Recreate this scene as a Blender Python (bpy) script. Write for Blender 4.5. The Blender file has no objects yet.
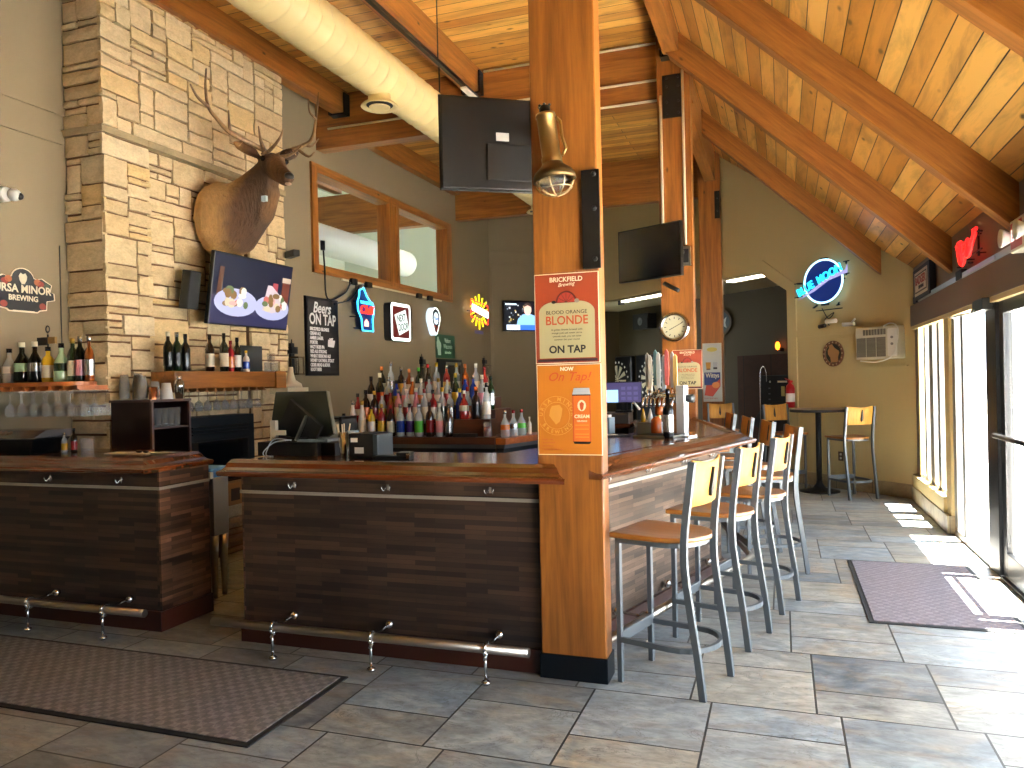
import bpy, bmesh, math, random
from mathutils import Vector, Matrix, Euler
R = random.Random(7)
C = bpy.context.scene.collection
PI = math.pi
def rad(d): return math.radians(d)
def lin(c):
    if isinstance(c, str):
        c = c.lstrip('#'); c = [int(c[i:i+2], 16)/255 for i in (0, 2, 4)]
        return tuple((x/12.92 if x <= .04045 else ((x+.055)/1.055)**2.4) for x in c) + (1,)
    return tuple(c) + ((1,) if len(c) == 3 else ())
# ------------------------------------------------------------------ materials
class N:
    def __init__(s, name):
        s.m = bpy.data.materials.new(name); s.m.use_nodes = True
        s.t = s.m.node_tree; s.b = s.t.nodes['Principled BSDF']
    def n(s, kind, **kw):
        nd = s.t.nodes.new('ShaderNode'+kind)
        for k, v in kw.items():
            if k[0] == '_':
                nd.inputs[k[1:].replace('_', ' ')].default_value = v
            else: setattr(nd, k, v)
        return nd
    def l(s, a, b): s.t.links.new(a, b)
    def math(s, op, a, b=None, c=None):
        nd = s.n('Math', operation=op)
        for i, v in enumerate((a, b, c)):
            if v is None: continue
            if isinstance(v, (int, float)): nd.inputs[i].default_value = v
            else: s.l(v, nd.inputs[i])
        return nd.outputs[0]
    def mix(s, f, a, b, mode='MIX'):
        nd = s.n('Mix', data_type='RGBA', blend_type=mode)
        for i, v in ((0, f), (6, a), (7, b)):
            if isinstance(v, (int, float)): nd.inputs[i].default_value = v
            elif isinstance(v, (tuple, list, str)): nd.inputs[i].default_value = lin(v)
            else: s.l(v, nd.inputs[i])
        return nd.outputs[2]
    def ramp(s, f, stops):
        nd = s.n('ValToRGB'); e = nd.color_ramp.elements
        while len(e) < len(stops): e.new(.5)
        for i, (p, c) in enumerate(stops): e[i].position = p; e[i].color = lin(c)
        s.l(f, nd.inputs[0]); return nd.outputs[0]
    def coords(s, perm=(0, 1, 2), scale=(1, 1, 1)):
        tc = s.n('TexCoord'); sp = s.n('SeparateXYZ'); s.l(tc.outputs['Object'], sp.inputs[0])
        cb = s.n('CombineXYZ')
        for i in range(3):
            s.l(s.math('MULTIPLY', sp.outputs[perm[i]], scale[i]), cb.inputs[i])
        return cb.outputs[0], sp
    def noise(s, vec, scale=1, detail=4, rough=.5, dist=0):
        nd = s.n('TexNoise', _Scale=scale, _Detail=detail, _Roughness=rough, _Distortion=dist); s.l(vec, nd.inputs['Vector'])
        return nd.outputs['Fac']
    def bump(s, h, strength=.3, dist=.01):
        nd = s.n('Bump', _Strength=strength, _Distance=dist); s.l(h, nd.inputs['Height']); s.l(nd.outputs[0], s.b.inputs['Normal'])
    def base(s, c):
        if isinstance(c, (tuple, list, str)): s.b.inputs['Base Color'].default_value = lin(c)
        else: s.l(c, s.b.inputs['Base Color'])
        return s
    def set(s, **kw):
        for k, v in kw.items(): s.b.inputs[k.replace('_', ' ')].default_value = v
        return s
MATS = {}
def mat(name, col, rough=.5, metal=0., em=None, es=1., trans=0., ior=1.45, coat=0., noise=0.):
    if name in MATS: return MATS[name]
    n = N(name).base(col).set(Roughness=rough, Metallic=metal)
    if em: n.b.inputs['Emission Color'].default_value = lin(em); n.b.inputs['Emission Strength'].default_value = es
    if trans: n.set(Transmission_Weight=trans, IOR=ior)
    if coat: n.set(Coat_Weight=coat, Coat_Roughness=.1)
    if noise:
        v, _ = n.coords(); f = n.noise(v, 9, 5)
        c2 = tuple(min(1, x*(1-noise)) for x in lin(col)[:3])
        n.base(n.mix(f, tuple(lin(col)), tuple(c2)+(1,)))
    MATS[name] = n.m; return n.m
def wood(name, c1, c2, grain='z', fine=1., rough=.45, knots=True, coat=0.):
    if name in MATS: return MATS[name]
    n = N(name).set(Roughness=rough)
    sc = [14*fine]*3; sc['xyz'.index(grain)] = .9*fine
    v, sp = n.coords(scale=sc)
    f = n.noise(v, 1., 6, .6, .8)
    col = n.ramp(f, [(.3, c2), (.62, c1)])
    f2 = n.noise(v, 4., 3, .6)
    col = n.mix(.25, col, n.ramp(f2, [(.35, c2), (.6, c1)]))
    if knots:
        sk = [5.]*3; sk['xyz'.index(grain)] = 2.2
        vk, _ = n.coords(scale=sk)
        vo = n.n('TexVoronoi', _Scale=.9, _Randomness=1.); n.l(vk, vo.inputs['Vector'])
        k = n.ramp(vo.outputs['Distance'], [(.035, (1, 1, 1)), (.085, (0, 0, 0))])
        col = n.mix(k, col, tuple(x*.22 for x in lin(c2)[:3]))
    n.base(col); n.bump(f, .12, .004)
    if coat: n.set(Coat_Weight=coat, Coat_Roughness=.12)
    MATS[name] = n.m; return n.m
def bricks(name, perm, bw, bh, c1, c2, mortar, msize=.0025, rough=.5, grain=None, off=.37, bumpy=.5, coat=0., stains=None, knots=False):
    """rows of boards / strips: perm = (axis along the board, axis across, third)"""
    if name in MATS: return MATS[name]
    n = N(name).set(Roughness=rough)
    v, sp = n.coords(perm)
    br = n.n('TexBrick', offset=off, offset_frequency=2, squash=1., _Scale=1., _Mortar_Size=msize, _Mortar_Smooth=.1, _Bias=0., _Brick_Width=bw, _Row_Height=bh)
    br.inputs['Color1'].default_value = lin(c1); br.inputs['Color2'].default_value = lin(c2); br.inputs['Mortar'].default_value = lin(mortar)
    n.l(v, br.inputs['Vector'])
    col = br.outputs['Color']
    if grain:
        vg, _ = n.coords(perm, (1.2, grain, grain))
        g = n.noise(vg, 1., 6, .65, .6)
        col = n.mix(.8, col, n.ramp(g, [(.28, (.32, .3, .28)), (.55, (1, 1, 1))]), 'MULTIPLY')
    if knots:
        vk, _ = n.coords(perm, (3.2, 6.5, 0.))
        vo = n.n('TexVoronoi', _Scale=.8, _Randomness=1.); n.l(vk, vo.inputs['Vector'])
        k = n.ramp(vo.outputs['Distance'], [(.05, (1, 1, 1)), (.13, (0, 0, 0))])
        col = n.mix(k, col, tuple(x*.25 for x in lin(c2)[:3]))
    n.base(col)
    inv = n.math('SUBTRACT', 1., br.outputs['Fac'])
    n.bump(inv, bumpy, .004)
    if coat: n.set(Coat_Weight=coat, Coat_Roughness=.1)
    MATS[name] = n.m; return n.m
def paint(name, col, rough=.7):
    if name in MATS: return MATS[name]
    n = N(name).base(col).set(Roughness=rough); v, _ = n.coords(); n.bump(n.noise(v, 120, 3), .06, .002)
    MATS[name] = n.m; return n.m
def tiles():
    n = N('slate_floor_tile').set(Roughness=.34)
    tc = n.n('TexCoord'); sp = n.n('SeparateXYZ'); n.l(tc.outputs['Object'], sp.inputs[0])
    X, Y = sp.outputs[0], sp.outputs[1]
    P, W1 = .785, 1.113
    yy = n.math('DIVIDE', n.math('ADD', Y, 100*P-3.685), P)
    k = n.math('FLOOR', yy); yf = n.math('MULTIPLY', n.math('FRACT', yy), P)
    xx = n.math('DIVIDE', n.math('ADD', n.math('ADD', X, 50*W1-.118-10.), n.math('MULTIPLY', k, .1)), W1)
    xi = n.math('FLOOR', xx); xq = n.math('MULTIPLY', n.math('FRACT', xx), W1)
    isb = n.math('GREATER_THAN', xq, .556)
    split = n.math('ADD', .28, n.math('MULTIPLY', isb, .225))
    top = n.math('GREATER_THAN', yf, split)
    xf = n.math('SUBTRACT', xq, n.math('MULTIPLY', isb, .556)); w = n.math('ADD', .556, n.math('MULTIPLY', isb, .001))
    e1 = n.math('MINIMUM', xf, n.math('SUBTRACT', w, xf))
    e2 = n.math('MINIMUM', n.math('MINIMUM', yf, n.math('SUBTRACT', P, yf)), n.math('ABSOLUTE', n.math('SUBTRACT', yf, split)))
    tid = n.math('ADD', n.math('MULTIPLY', isb, 2), top)
    g = .006
    e = n.math('MINIMUM', e1, e2)
    grout = n.math('LESS_THAN', e, g*.8)
    cid = n.n('CombineXYZ'); n.l(xi, cid.inputs[0]); n.l(n.math('ADD', n.math('MULTIPLY', k, 4), tid), cid.inputs[1])
    wn = n.n('TexWhiteNoise', noise_dimensions='3D'); n.l(cid.outputs[0], wn.inputs['Vector'])
    idc = n.ramp(wn.outputs['Value'], [(0., '#474f57'), (.18, '#979080'), (.36, '#6c7983'), (.55, '#a8a08c'), (.75, '#8596a2'), (1., '#9c9d98')])
    # slate clouding, shifted per tile
    off = n.n('VectorMath', operation='MULTIPLY_ADD'); n.l(wn.outputs['Color'], off.inputs[0]); off.inputs[1].default_value = (9, 9, 9); n.l(tc.outputs['Object'], off.inputs[2])
    mp = n.n('VectorMath', operation='MULTIPLY'); n.l(off.outputs[0], mp.inputs[0]); mp.inputs[1].default_value = (1.6, 3.2, 1)
    c1 = n.noise(mp.outputs[0], 1.6, 8, .62, 1.2); c2 = n.noise(mp.outputs[0], 7, 8, .7, .4)
    c3 = n.noise(mp.outputs[0], .9, 3, .5, 2.)
    col = n.mix(.45, idc, n.ramp(c1, [(.32, '#555d64'), (.5, '#8b9297'), (.7, '#bdc0bd')]))
    col = n.mix(n.ramp(c3, [(.5, (0, 0, 0)), (.68, (.3, .3, .3))]), col, '#a98a5c')
    col = n.mix(.55, col, n.ramp(c2, [(.35, (.38, .38, .38)), (.6, (1.1, 1.1, 1.1))]), 'MULTIPLY')
    # thin mineral veins
    vv = n.math('ABSOLUTE', n.math('SUBTRACT', n.noise(mp.outputs[0], 1.1, 6, .6, 1.5), .5))
    col = n.mix(n.ramp(vv, [(0., (.6, .6, .6)), (.006, (0, 0, 0))]), col, '#55504a')
    n.base(n.mix(grout, col, '#2e2c2a'))
    hb = n.math('ADD', n.math('MULTIPLY', n.math('SUBTRACT', 1., grout), .7), n.math('MULTIPLY', c2, .5))
    n.bump(hb, .35, .004)
    ro = n.math('ADD', .3, n.math('MULTIPLY', c2, .22)); n.l(ro, n.b.inputs['Roughness'])
    return n.m
def matweave(name, a, b, s=1.):
    n = N(name).set(Roughness=.95)
    v, _ = n.coords(scale=(1, 1, 1))
    ck = n.n('TexChecker', _Scale=26*s); n.l(v, ck.inputs['Vector'])
    f = n.noise(v, 160, 3, .7); f2 = n.noise(v, 28, 2, .5, 1.)
    col = n.mix(n.math('ADD', n.math('MULTIPLY', ck.outputs['Fac'], .45), n.math('MULTIPLY', f, .6)), b, a)
    col = n.mix(n.ramp(f2, [(.4, (0, 0, 0)), (.6, (.5, .5, .5))]), col, b)
    n.base(col); n.bump(n.math('ADD', f, n.math('MULTIPLY', ck.outputs['Fac'], .8)), .5, .004)
    return n.m
def stone(name, cols, rough=.85):
    n = N(name).set(Roughness=rough)
    ge = n.n('NewGeometry')
    v, _ = n.coords(scale=(1, 1, 1.7))
    f = n.noise(v, 7, 8, .65, .6); f3 = n.noise(v, 40, 5, .7)
    st = [(i/(len(cols)-1), c) for i, c in enumerate(cols)]
    base = n.ramp(ge.outputs['Random Per Island'], st)
    col = n.mix(.5, base, n.ramp(f, [(.28, (.6, .56, .5)), (.58, (1.1, 1.08, 1.02))]), 'MULTIPLY')
    col = n.mix(.35, col, n.ramp(f3, [(.35, (.55, .5, .42)), (.6, (1, 1, 1))]), 'MULTIPLY')
    n.base(col); n.bump(n.math('ADD', f, n.math('MULTIPLY', f3, .4)), .7, .02)
    return n.m
# ------------------------------------------------------------------ mesh builder
class G:
    def __init__(s): s.v = []; s.f = []; s.mi = []; s.sm = []; s.mat = 0; s.smooth = False
    def face(s, idx): s.f.append(tuple(idx)); s.mi.append(s.mat); s.sm.append(s.smooth)
    def add(s, vs, fs, smooth=None):
        o = len(s.v); s.v += [tuple(p) for p in vs]; sv = s.smooth
        if smooth is not None: s.smooth = smooth
        for f in fs: s.face([o+i for i in f])
        s.smooth = sv; return s
    def box(s, x0, x1, y0, y1, z0, z1, M=None):
        vs = [Vector((x, y, z)) for x in (x0, x1) for y in (y0, y1) for z in (z0, z1)]
        if M is not None: vs = [M @ p for p in vs]
        return s.add(vs, [(0, 1, 3, 2), (4, 6, 7, 5), (0, 4, 5, 1), (2, 3, 7, 6), (0, 2, 6, 4), (1, 5, 7, 3)], False)
    def tube(s, pts, r, n=10, closed=False, cap=True, sx=1.):
        pts = [Vector(p) for p in pts]; K = len(pts)
        rr = r if isinstance(r, (list, tuple)) else [r]*K
        rings = []; up = None
        for i, p in enumerate(pts):
            a = pts[(i-1) % K] if (closed or i > 0) else p; b = pts[(i+1) % K] if (closed or i < K-1) else p
            t = (b-a).normalized() if (b-a).length > 1e-9 else Vector((0, 0, 1))
            if up is None:
                up = Vector((0, 0, 1)) if abs(t.z) < .9 else Vector((1, 0, 0))
            sd = t.cross(up)
            if sd.length < 1e-6: sd = t.cross(Vector((0, 1, 0)))
            sd.normalize(); up = sd.cross(t).normalized()
            rings.append([p+(sd*math.cos(2*PI*j/n)*sx+up*math.sin(2*PI*j/n))*rr[i] for j in range(n)])
        vs = [q for rg in rings for q in rg]; fs = []
        L = K if closed else K-1
        for i in range(L):
            for j in range(n):
                a = i*n+j; b = i*n+(j+1) % n; c = ((i+1) % K)*n+(j+1) % n; d = ((i+1) % K)*n+j
                fs.append((a, d, c, b))
        s.add(vs, fs, True)
        if cap and not closed:
            o = len(s.v)-len(vs)
            sv = s.smooth; s.smooth = False
            s.face([o+j for j in range(n)]); s.face([o+(K-1)*n+j for j in reversed(range(n))]); s.smooth = sv
        return s
    def bar(s, pts, w, h, up=(0, 0, 1)):
        """square section swept along pts, w across, h along 'up'"""
        pts = [Vector(p) for p in pts]; K = len(pts); vs = []
        for i, p in enumerate(pts):
            a = pts[max(i-1, 0)]; b = pts[min(i+1, K-1)]; t = (b-a).normalized(); u = Vector(up)
            sd = t.cross(u)
            if sd.length < 1e-5: sd = t.cross(Vector((0, 1, 0)))
            sd.normalize(); uu = sd.cross(t).normalized()
            vs += [p+sd*w/2+uu*h/2, p-sd*w/2+uu*h/2, p-sd*w/2-uu*h/2, p+sd*w/2-uu*h/2]
        fs = [(0, 1, 2, 3), tuple(4*(K-1)+j for j in (3, 2, 1, 0))]
        for i in range(K-1):
            for j in range(4):
                fs.append((4*i+j, 4*(i+1)+j, 4*(i+1)+(j+1) % 4, 4*i+(j+1) % 4))
        return s.add(vs, fs, False)
    def lathe(s, prof, c=(0, 0, 0), n=20, M=None, cap=True):
        vs = []; K = len(prof)
        for r, z in prof:
            for j in range(n):
                a = 2*PI*j/n; p = Vector((r*math.cos(a), r*math.sin(a), z))
                vs.append((M @ p if M is not None else p)+Vector(c))
        fs = [(i*n+j, i*n+(j+1) % n, (i+1)*n+(j+1) % n, (i+1)*n+j) for i in range(K-1) for j in range(n)]
        s.add(vs, fs, True)
        if cap:
            o = len(s.v)-len(vs); sv = s.smooth; s.smooth = False
            if prof[0][0] > 1e-5: s.face([o+j for j in reversed(range(n))])
            if prof[-1][0] > 1e-5: s.face([o+(K-1)*n+j for j in range(n)])
            s.smooth = sv
        return s
    def prism(s, poly, a0, a1, plane='xy', M=None):
        """extrude a 2D polygon; plane 'xy' -> along z, 'xz' -> along y, 'yz' -> along x"""
        def P(p, a):
            q = {'xy': (p[0], p[1], a), 'xz': (p[0], a, p[1]), 'yz': (a, p[0], p[1])}[plane]
            return M @ Vector(q) if M is not None else Vector(q)
        n = len(poly); vs = [P(p, a0) for p in poly]+[P(p, a1) for p in poly]
        fs = [tuple(reversed(range(n))), tuple(range(n, 2*n))]+[(i, (i+1) % n, n+(i+1) % n, n+i) for i in range(n)]
        return s.add(vs, fs, False)
    def sphere(s, c, r, n=14, sc=(1, 1, 1)):
        vs = []; m = n//2
        prof = [(math.sin(PI*i/m), -math.cos(PI*i/m)) for i in range(m+1)]
        M = Matrix.Diagonal((sc[0]*r, sc[1]*r, sc[2]*r)).to_4x4()
        return s.lathe([(max(a, 1e-4), b) for a, b in prof], c, n, M, cap=True)
    def sweep(s, prof, path, side=1, closed=False, ext=False):
        """prof: (offset, z) closed outline, path: 2D points; offset runs to the right of the path (mitred)"""
        path = [Vector((p[0], p[1])) for p in path]; K = len(path); m = len(prof); vs = []
        for i, p in enumerate(path):
            d0 = (p-path[i-1]).normalized() if i > 0 or closed else None
            d1 = (path[(i+1) % K]-p).normalized() if i < K-1 or closed else None
            if d0 is None: d0 = d1
            if d1 is None: d1 = d0
            n0 = Vector((d0.y, -d0.x)); n1 = Vector((d1.y, -d1.x)); b = (n0+n1).normalized(); b = b/max(.3, b.dot(n0))
            for o, z in prof: vs.append((p.x+b.x*o*side, p.y+b.y*o*side, z))
        fs = []
        for i in range(K if closed else K-1):
            for j in range(m):
                fs.append((i*m+j, i*m+(j+1) % m, ((i+1) % K)*m+(j+1) % m, ((i+1) % K)*m+j))
        if not closed: fs += [tuple(reversed(range(m))), tuple(range((K-1)*m, K*m))]
        return s.add(vs, fs)
    def build(s, name, mats, parent=None, loc=(0, 0, 0), rot=(0, 0, 0), bevel=0, smooth_angle=None):
        me = bpy.data.meshes.new(name); me.from_pydata(s.v, [], s.f)
        for m in (mats if isinstance(mats, (list, tuple)) else [mats]): me.materials.append(m)
        me.polygons.foreach_set('material_index', s.mi); me.polygons.foreach_set('use_smooth', s.sm)
        bm = bmesh.new(); bm.from_mesh(me); bmesh.ops.recalc_face_normals(bm, faces=bm.faces); bm.to_mesh(me); bm.free()
        o = bpy.data.objects.new(name, me); C.objects.link(o)
        if parent: o.parent = parent
        o.location = loc; o.rotation_euler = rot
        if bevel:
            b = o.modifiers.new('bevel', 'BEVEL'); b.width = bevel; b.segments = 2; b.limit_method = 'ANGLE'; b.angle_limit = rad(40)
        return o
LABELS = {}
def tag(o, label, cat, group=None, kind=None):
    o['label'] = label; o['category'] = cat
    if group: o['group'] = group
    if kind: o['kind'] = kind
    if not group and label in LABELS: print('DUPLABEL', label)
    if not 4 <= len(label.split()) <= 16: print('LABELLEN', len(label.split()), label)
    LABELS[label] = 1
    return o
def struct(o): o['kind'] = 'structure'; return o
def thing(name, label, cat, loc=(0, 0, 0), rz=0., group=None, tilt=(0, 0)):
    o = bpy.data.objects.new(name, None); C.objects.link(o); o.empty_display_size = .05
    o.location = loc; o.rotation_euler = (tilt[0], tilt[1], rz)
    return tag(o, label, cat, group)
def dup(root, loc=None, rz=None, label=None, group=None):
    r = root.copy(); C.objects.link(r)
    if loc is not None: r.location = loc
    if rz is not None: r.rotation_euler = (0, 0, rz)
    if label: r['label'] = label; LABELS[label] = 1
    if group: r['group'] = group
    for ch in list(root.children):
        c = ch.copy(); C.objects.link(c); c.parent = r
        for g in list(ch.children):
            d = g.copy(); C.objects.link(d); d.parent = c
    return r
def text(name, s, size, loc, m, parent, align='CENTER', bold=0., shear=0., ext=.0008, sx=1., rotz=0.):
    """lettering standing in the local xz plane, read from -y"""
    cu = bpy.data.curves.new('t', 'FONT'); cu.body = s; cu.size = size; cu.align_x = align; cu.align_y = 'CENTER'
    cu.extrude = ext; cu.offset = bold; cu.shear = shear; cu.resolution_u = 3
    t = bpy.data.objects.new('t', cu); C.objects.link(t)
    me = bpy.data.meshes.new_from_object(t.evaluated_get(bpy.context.evaluated_depsgraph_get()))
    bpy.data.objects.remove(t); bpy.data.curves.remove(cu)
    cz, sz = math.cos(rotz), math.sin(rotz)
    for v in me.vertices:
        x, y, z = v.co; x *= sx; v.co = (x*cz-y*sz, -z, x*sz+y*cz)
    me.materials.clear(); me.materials.append(m)
    o = bpy.data.objects.new(name, me); C.objects.link(o); o.parent = parent; o.location = loc
    return o
def arc(cx, cy, r, a0, a1, n=16, ry=None):
    ry = ry or r
    return [(cx+r*math.cos(rad(a0+(a1-a0)*i/n)), cy+ry*math.sin(rad(a0+(a1-a0)*i/n))) for i in range(n+1)]
def smooth_path(pts, k=6):
    """Catmull-Rom through pts"""
    P = [Vector(p) for p in pts]; P = [2*P[0]-P[1]]+P+[2*P[-1]-P[-2]]; out = []
    for i in range(1, len(P)-2):
        a, b, c, d = P[i-1:i+3]
        for j in range(k):
            t = j/k
            out.append(.5*((2*b)+(c-a)*t+(2*a-5*b+4*c-d)*t*t+(3*b-a-3*c+d)*t**3))
    out.append(P[-2]); return out
# ------------------------------------------------------------------ palette
TAN = paint('tan_wall_paint', '#c2b180'); TAUPE = paint('shaded_wall_taupe', '#7d6f55'); MAUVE = paint('mauve_wall_paint', '#7d7068')  # TAUPE: left walls darker than the tan ones, shade included in the colour
TRIMY = mat('cream_painted_trim', '#d8c48c', .5); WHITE = mat('white_paint', '#e4e2da', .5); DARK = mat('black_plastic', '#0d0e10', .35)
BLACKM = mat('matte_black', '#0a0a0b', .6); STEEL = mat('brushed_steel', '#a9a8a2', .28, 1.); CHROME = mat('chrome', '#d8d8d8', .12, 1.)
GREYM = mat('grey_powdercoat', '#5b6166', .42, .3); IRON = mat('dark_iron', '#181a1c', .5, .4)
BEAM = {a: wood('douglas_fir_beam_'+a, '#9c642a', '#643812', a, 1., .4) for a in 'xyz'}
POST = wood('douglas_fir_post', '#985d24', '#5e3410', 'z', 1., .38)
BARTOP = wood('polished_bar_wood', '#6a361b', '#3a1c0e', 'x', .7, .22, False, .5)
BARTOPY = wood('polished_bar_wood_lengthwise', '#784626', '#4a2815', 'y', .7, .22, False, .5)
REDWOOD = mat('dark_red_stained_base', '#3d1b12', .35)
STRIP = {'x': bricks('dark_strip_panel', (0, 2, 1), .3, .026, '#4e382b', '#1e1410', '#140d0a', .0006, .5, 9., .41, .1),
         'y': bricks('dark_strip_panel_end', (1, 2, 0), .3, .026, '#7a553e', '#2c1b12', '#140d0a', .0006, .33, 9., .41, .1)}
def pane(name, refl=.08):
    n = N(name); tr = n.n('BsdfTransparent'); gl = n.n('BsdfGlossy', _Roughness=.01); mx = n.n('MixShader')
    mx.inputs[0].default_value = refl; n.l(tr.outputs[0], mx.inputs[1]); n.l(gl.outputs[0], mx.inputs[2])
    n.l(mx.outputs[0], n.t.nodes['Material Output'].inputs['Surface']); return n.m
PANE = pane('window_pane_glass')
def thin(name, c, alpha, rough=.04):
    n = N(name).base(c).set(Roughness=rough, Alpha=alpha, Coat_Weight=1., Specular_IOR_Level=.9); return n.m
GLASS = thin('clear_glass', '#e8eeee', .13)
SEATW = wood('honey_seat_wood', '#a46a2a', '#7c4818', 'y', 1.2, .3, False, .3)
BACKW = wood('honey_back_wood', '#b8842e', '#94621c', 'z', 1.4, .6, False, 0.)
# ------------------------------------------------------------------ setting
FLOOR = tiles()
g = G(); g.box(-11.5, 1.62, -5.2, 18.5, -.12, 0); struct(g.build('floor', FLOOR))
g = G(); g.box(1.62, 60, -40, 60, -.25, -.1); tag(g.build('pavement', mat('pale_concrete', '#d6d5d0', .9)), 'sunlit pale concrete pavement outside the glass front', 'pavement', kind='structure')
XW, XL, ZC = 1.5, -5.5, 5.15; GY = .6
# flat board ceiling over the bar, boards run across
PLX = bricks('fir_ceiling_boards_across', (0, 1, 2), 6.5, .155, '#eeb860', '#b07228', '#2c1508', .004, .42, 7., .33, .9, knots=True)
PLY = bricks('fir_ceiling_boards_along', (1, 0, 2), 6.5, .155, '#eeb860', '#b07228', '#2c1508', .004, .42, 7., .33, .9, knots=True)
g = G(); g.box(XL-.2, -1.03, -5.2, 16.4, ZC, ZC+.12); struct(g.build('ceiling', PLX))
SL = (ZC-2.756)/(XW+1.03); AL = math.atan(SL); LEN = (XW+.3+1.03)/math.cos(AL)
g = G(); g.box(0, LEN-.1, -5.2, 16.4, 0, .12)
struct(g.build('ceiling_slope', PLY, loc=(-1.03, 0, ZC), rot=(0, AL, 0)))
# walls
g = G()                                          # left wall with an interior window (rough opening Y 8.3..12.45, Z 3.0..4.22)
wy0, wy1, wz0, wz1 = 8.32, 12.45, 3.02, 4.22
g.box(XL-.18, XL, -5.2, wy0, 0, ZC); g.box(XL-.18, XL, wy1, 14.44, 0, ZC); g.box(XL-.18, XL, wy0, wy1, 0, wz0); g.box(XL-.18, XL, wy0, wy1, wz1, ZC)
g.box(XL-.18, XL-.06, 5, 17, ZC+.12, 5.95)  # unseen wall strip added to narrow the sky gap over the next room
struct(g.build('wall_left', TAUPE))
g = G(); g.box(XL, XL+.02, -5, 4.74, 3.52, 3.62); g.box(XL, XL+.012, -5, 4.74, 3.76, 3.775); struct(g.build('trim_1', TAUPE))
nw = Matrix.Translation((XL, 14.44, 0)) @ Matrix.Rotation(rad(45), 4, 'Z')
g = G(); g.box(0, 1.99, 0, .15, 0, ZC, nw); struct(g.build('wall_far_left', TAUPE))
g = G(); g.box(.0, 1.98, -.012, 0, 3.9, 4.02, nw); g.box(.0, 1.98, -.012, 0, 4.13, 4.15, nw); g.box(.06, .16, -.014, 0, 0, 3.9, nw); struct(g.build('trim_2', TAUPE))
# diagonal far wall from the front corner (1.5,10.25) back to (-4.1,15.84); local x runs towards the window wall
LD = 5.6*math.sqrt(2); ne = Matrix.Translation((XW-5.6, 10.25+5.6, 0)) @ Matrix.Rotation(rad(-45), 4, 'Z')
def du(X): return LD-(XW-X)*math.sqrt(2)          # position along that wall for a world X
a0, a1, a2 = du(-3.9), du(-.28), du(.1)
g = G()
g.box(a2, LD, 0, .16, 0, 5.6, ne)
g.box(0, a0, 0, .16, 0, 5.6, ne)
g.prism([(a0, 3.05), (a1, 3.05), (a2, 2.72), (a2, 5.6), (a0, 5.6)], 0, .16, 'xz', ne)
struct(g.build('wall_far_right', TAN))
g = G()                                           # arch casing, panel mouldings
cw = .16
g.prism([(a0, 3.05), (a1, 3.05), (a2, 2.72), (a2, 0.0), (a2+cw, 0.0), (a2+cw, 2.79), (a1+.07, 3.22), (a0, 3.22)], -.025, 0, 'xz', ne)
g.box(a2+cw, LD, -.02, 0, 2.04, 2.13, ne); g.box(a2+cw, LD, -.012, 0, 1.98, 1.995, ne)
g.box(du(.17), du(.17)+.02, -.02, 0, 2.1, 2.6, ne)
struct(g.build('trim_3', TAN))
g = G(); g.box(a2+cw, LD, -.02, 0, 0, .17, ne)
struct(g.build('baseboard_far', bricks('stone_tile_base', (0, 2, 1), .4, .3, '#a39372', '#8d7f62', '#5c5140', .003, .5, 4.)))
# right wall: header above the glazing, pony wall below the far window
g = G(); g.box(XW, XW+.16, -5.2, 10.25, 2.14, 2.86); g.box(XW, XW+.16, 8.33, 10.25, 0, .3); g.box(XW, XW+.16, 9.93, 10.25, .3, 2.14)
g.box(XW, XW+.16, -5.2, GY, 0, 2.14)
struct(g.build('wall_right', MAUVE))
g = G(); g.box(XW-.05, XW, -5, 10.2, 2.06, 2.3); struct(g.build('trim_4', MAUVE))
g = G(); g.box(XW-.045, XW+.1, -5, 10.2, 2.02, 2.06); g.box(XW-.03, XW+.1, 8.13, 8.36, 0, 2.04); g.box(XW-.02, XW+.16, 9.86, 9.95, .3, 2.04)
g.box(XW-.06, XW+.06, 8.33, 10.2, .12, .31)
struct(g.build('trim_5', TRIMY))
g = G(); g.box(XW-.07, XW+.02, 8.12, 10.22, 0, .17); struct(g.build('baseboard_right', MATS['stone_tile_base']))
g = G(); g.box(XW, XW+.06, 9.56, 9.66, .3, 2.04); g.box(XW, XW+.06, 9.12, 9.34, .3, 2.04); g.box(XW, XW+.06, 8.76, 8.9, .3, 2.04); g.box(XW, XW+.06, 8.36, 8.44, .3, 2.04)
g.box(XW, XW+.06, 8.36, 9.86, .3, .35)
w = struct(g.build('window_1', mat('grey_aluminium', '#9a9894', .4, .4)))
g = G(); g.box(XW+.03, XW+.036, 8.4, 9.86, .33, 2.04); struct(g.build('window_glass', PANE, w))
g = G(); g.box(XW-.005, XW+.06, 8.0, 8.13, 0, 2.04); g.box(XW, XW+.06, 7.68, 7.78, .06, 2.04); g.box(XW-.01, XW+.08, 6.8, 8.13, 0, .06)
w = struct(g.build('window_2', MATS['grey_aluminium']))
g = G(); g.box(XW+.03, XW+.036, 6.8, 8.0, .06, 2.04); struct(g.build('window_glass', PANE, w))
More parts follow.
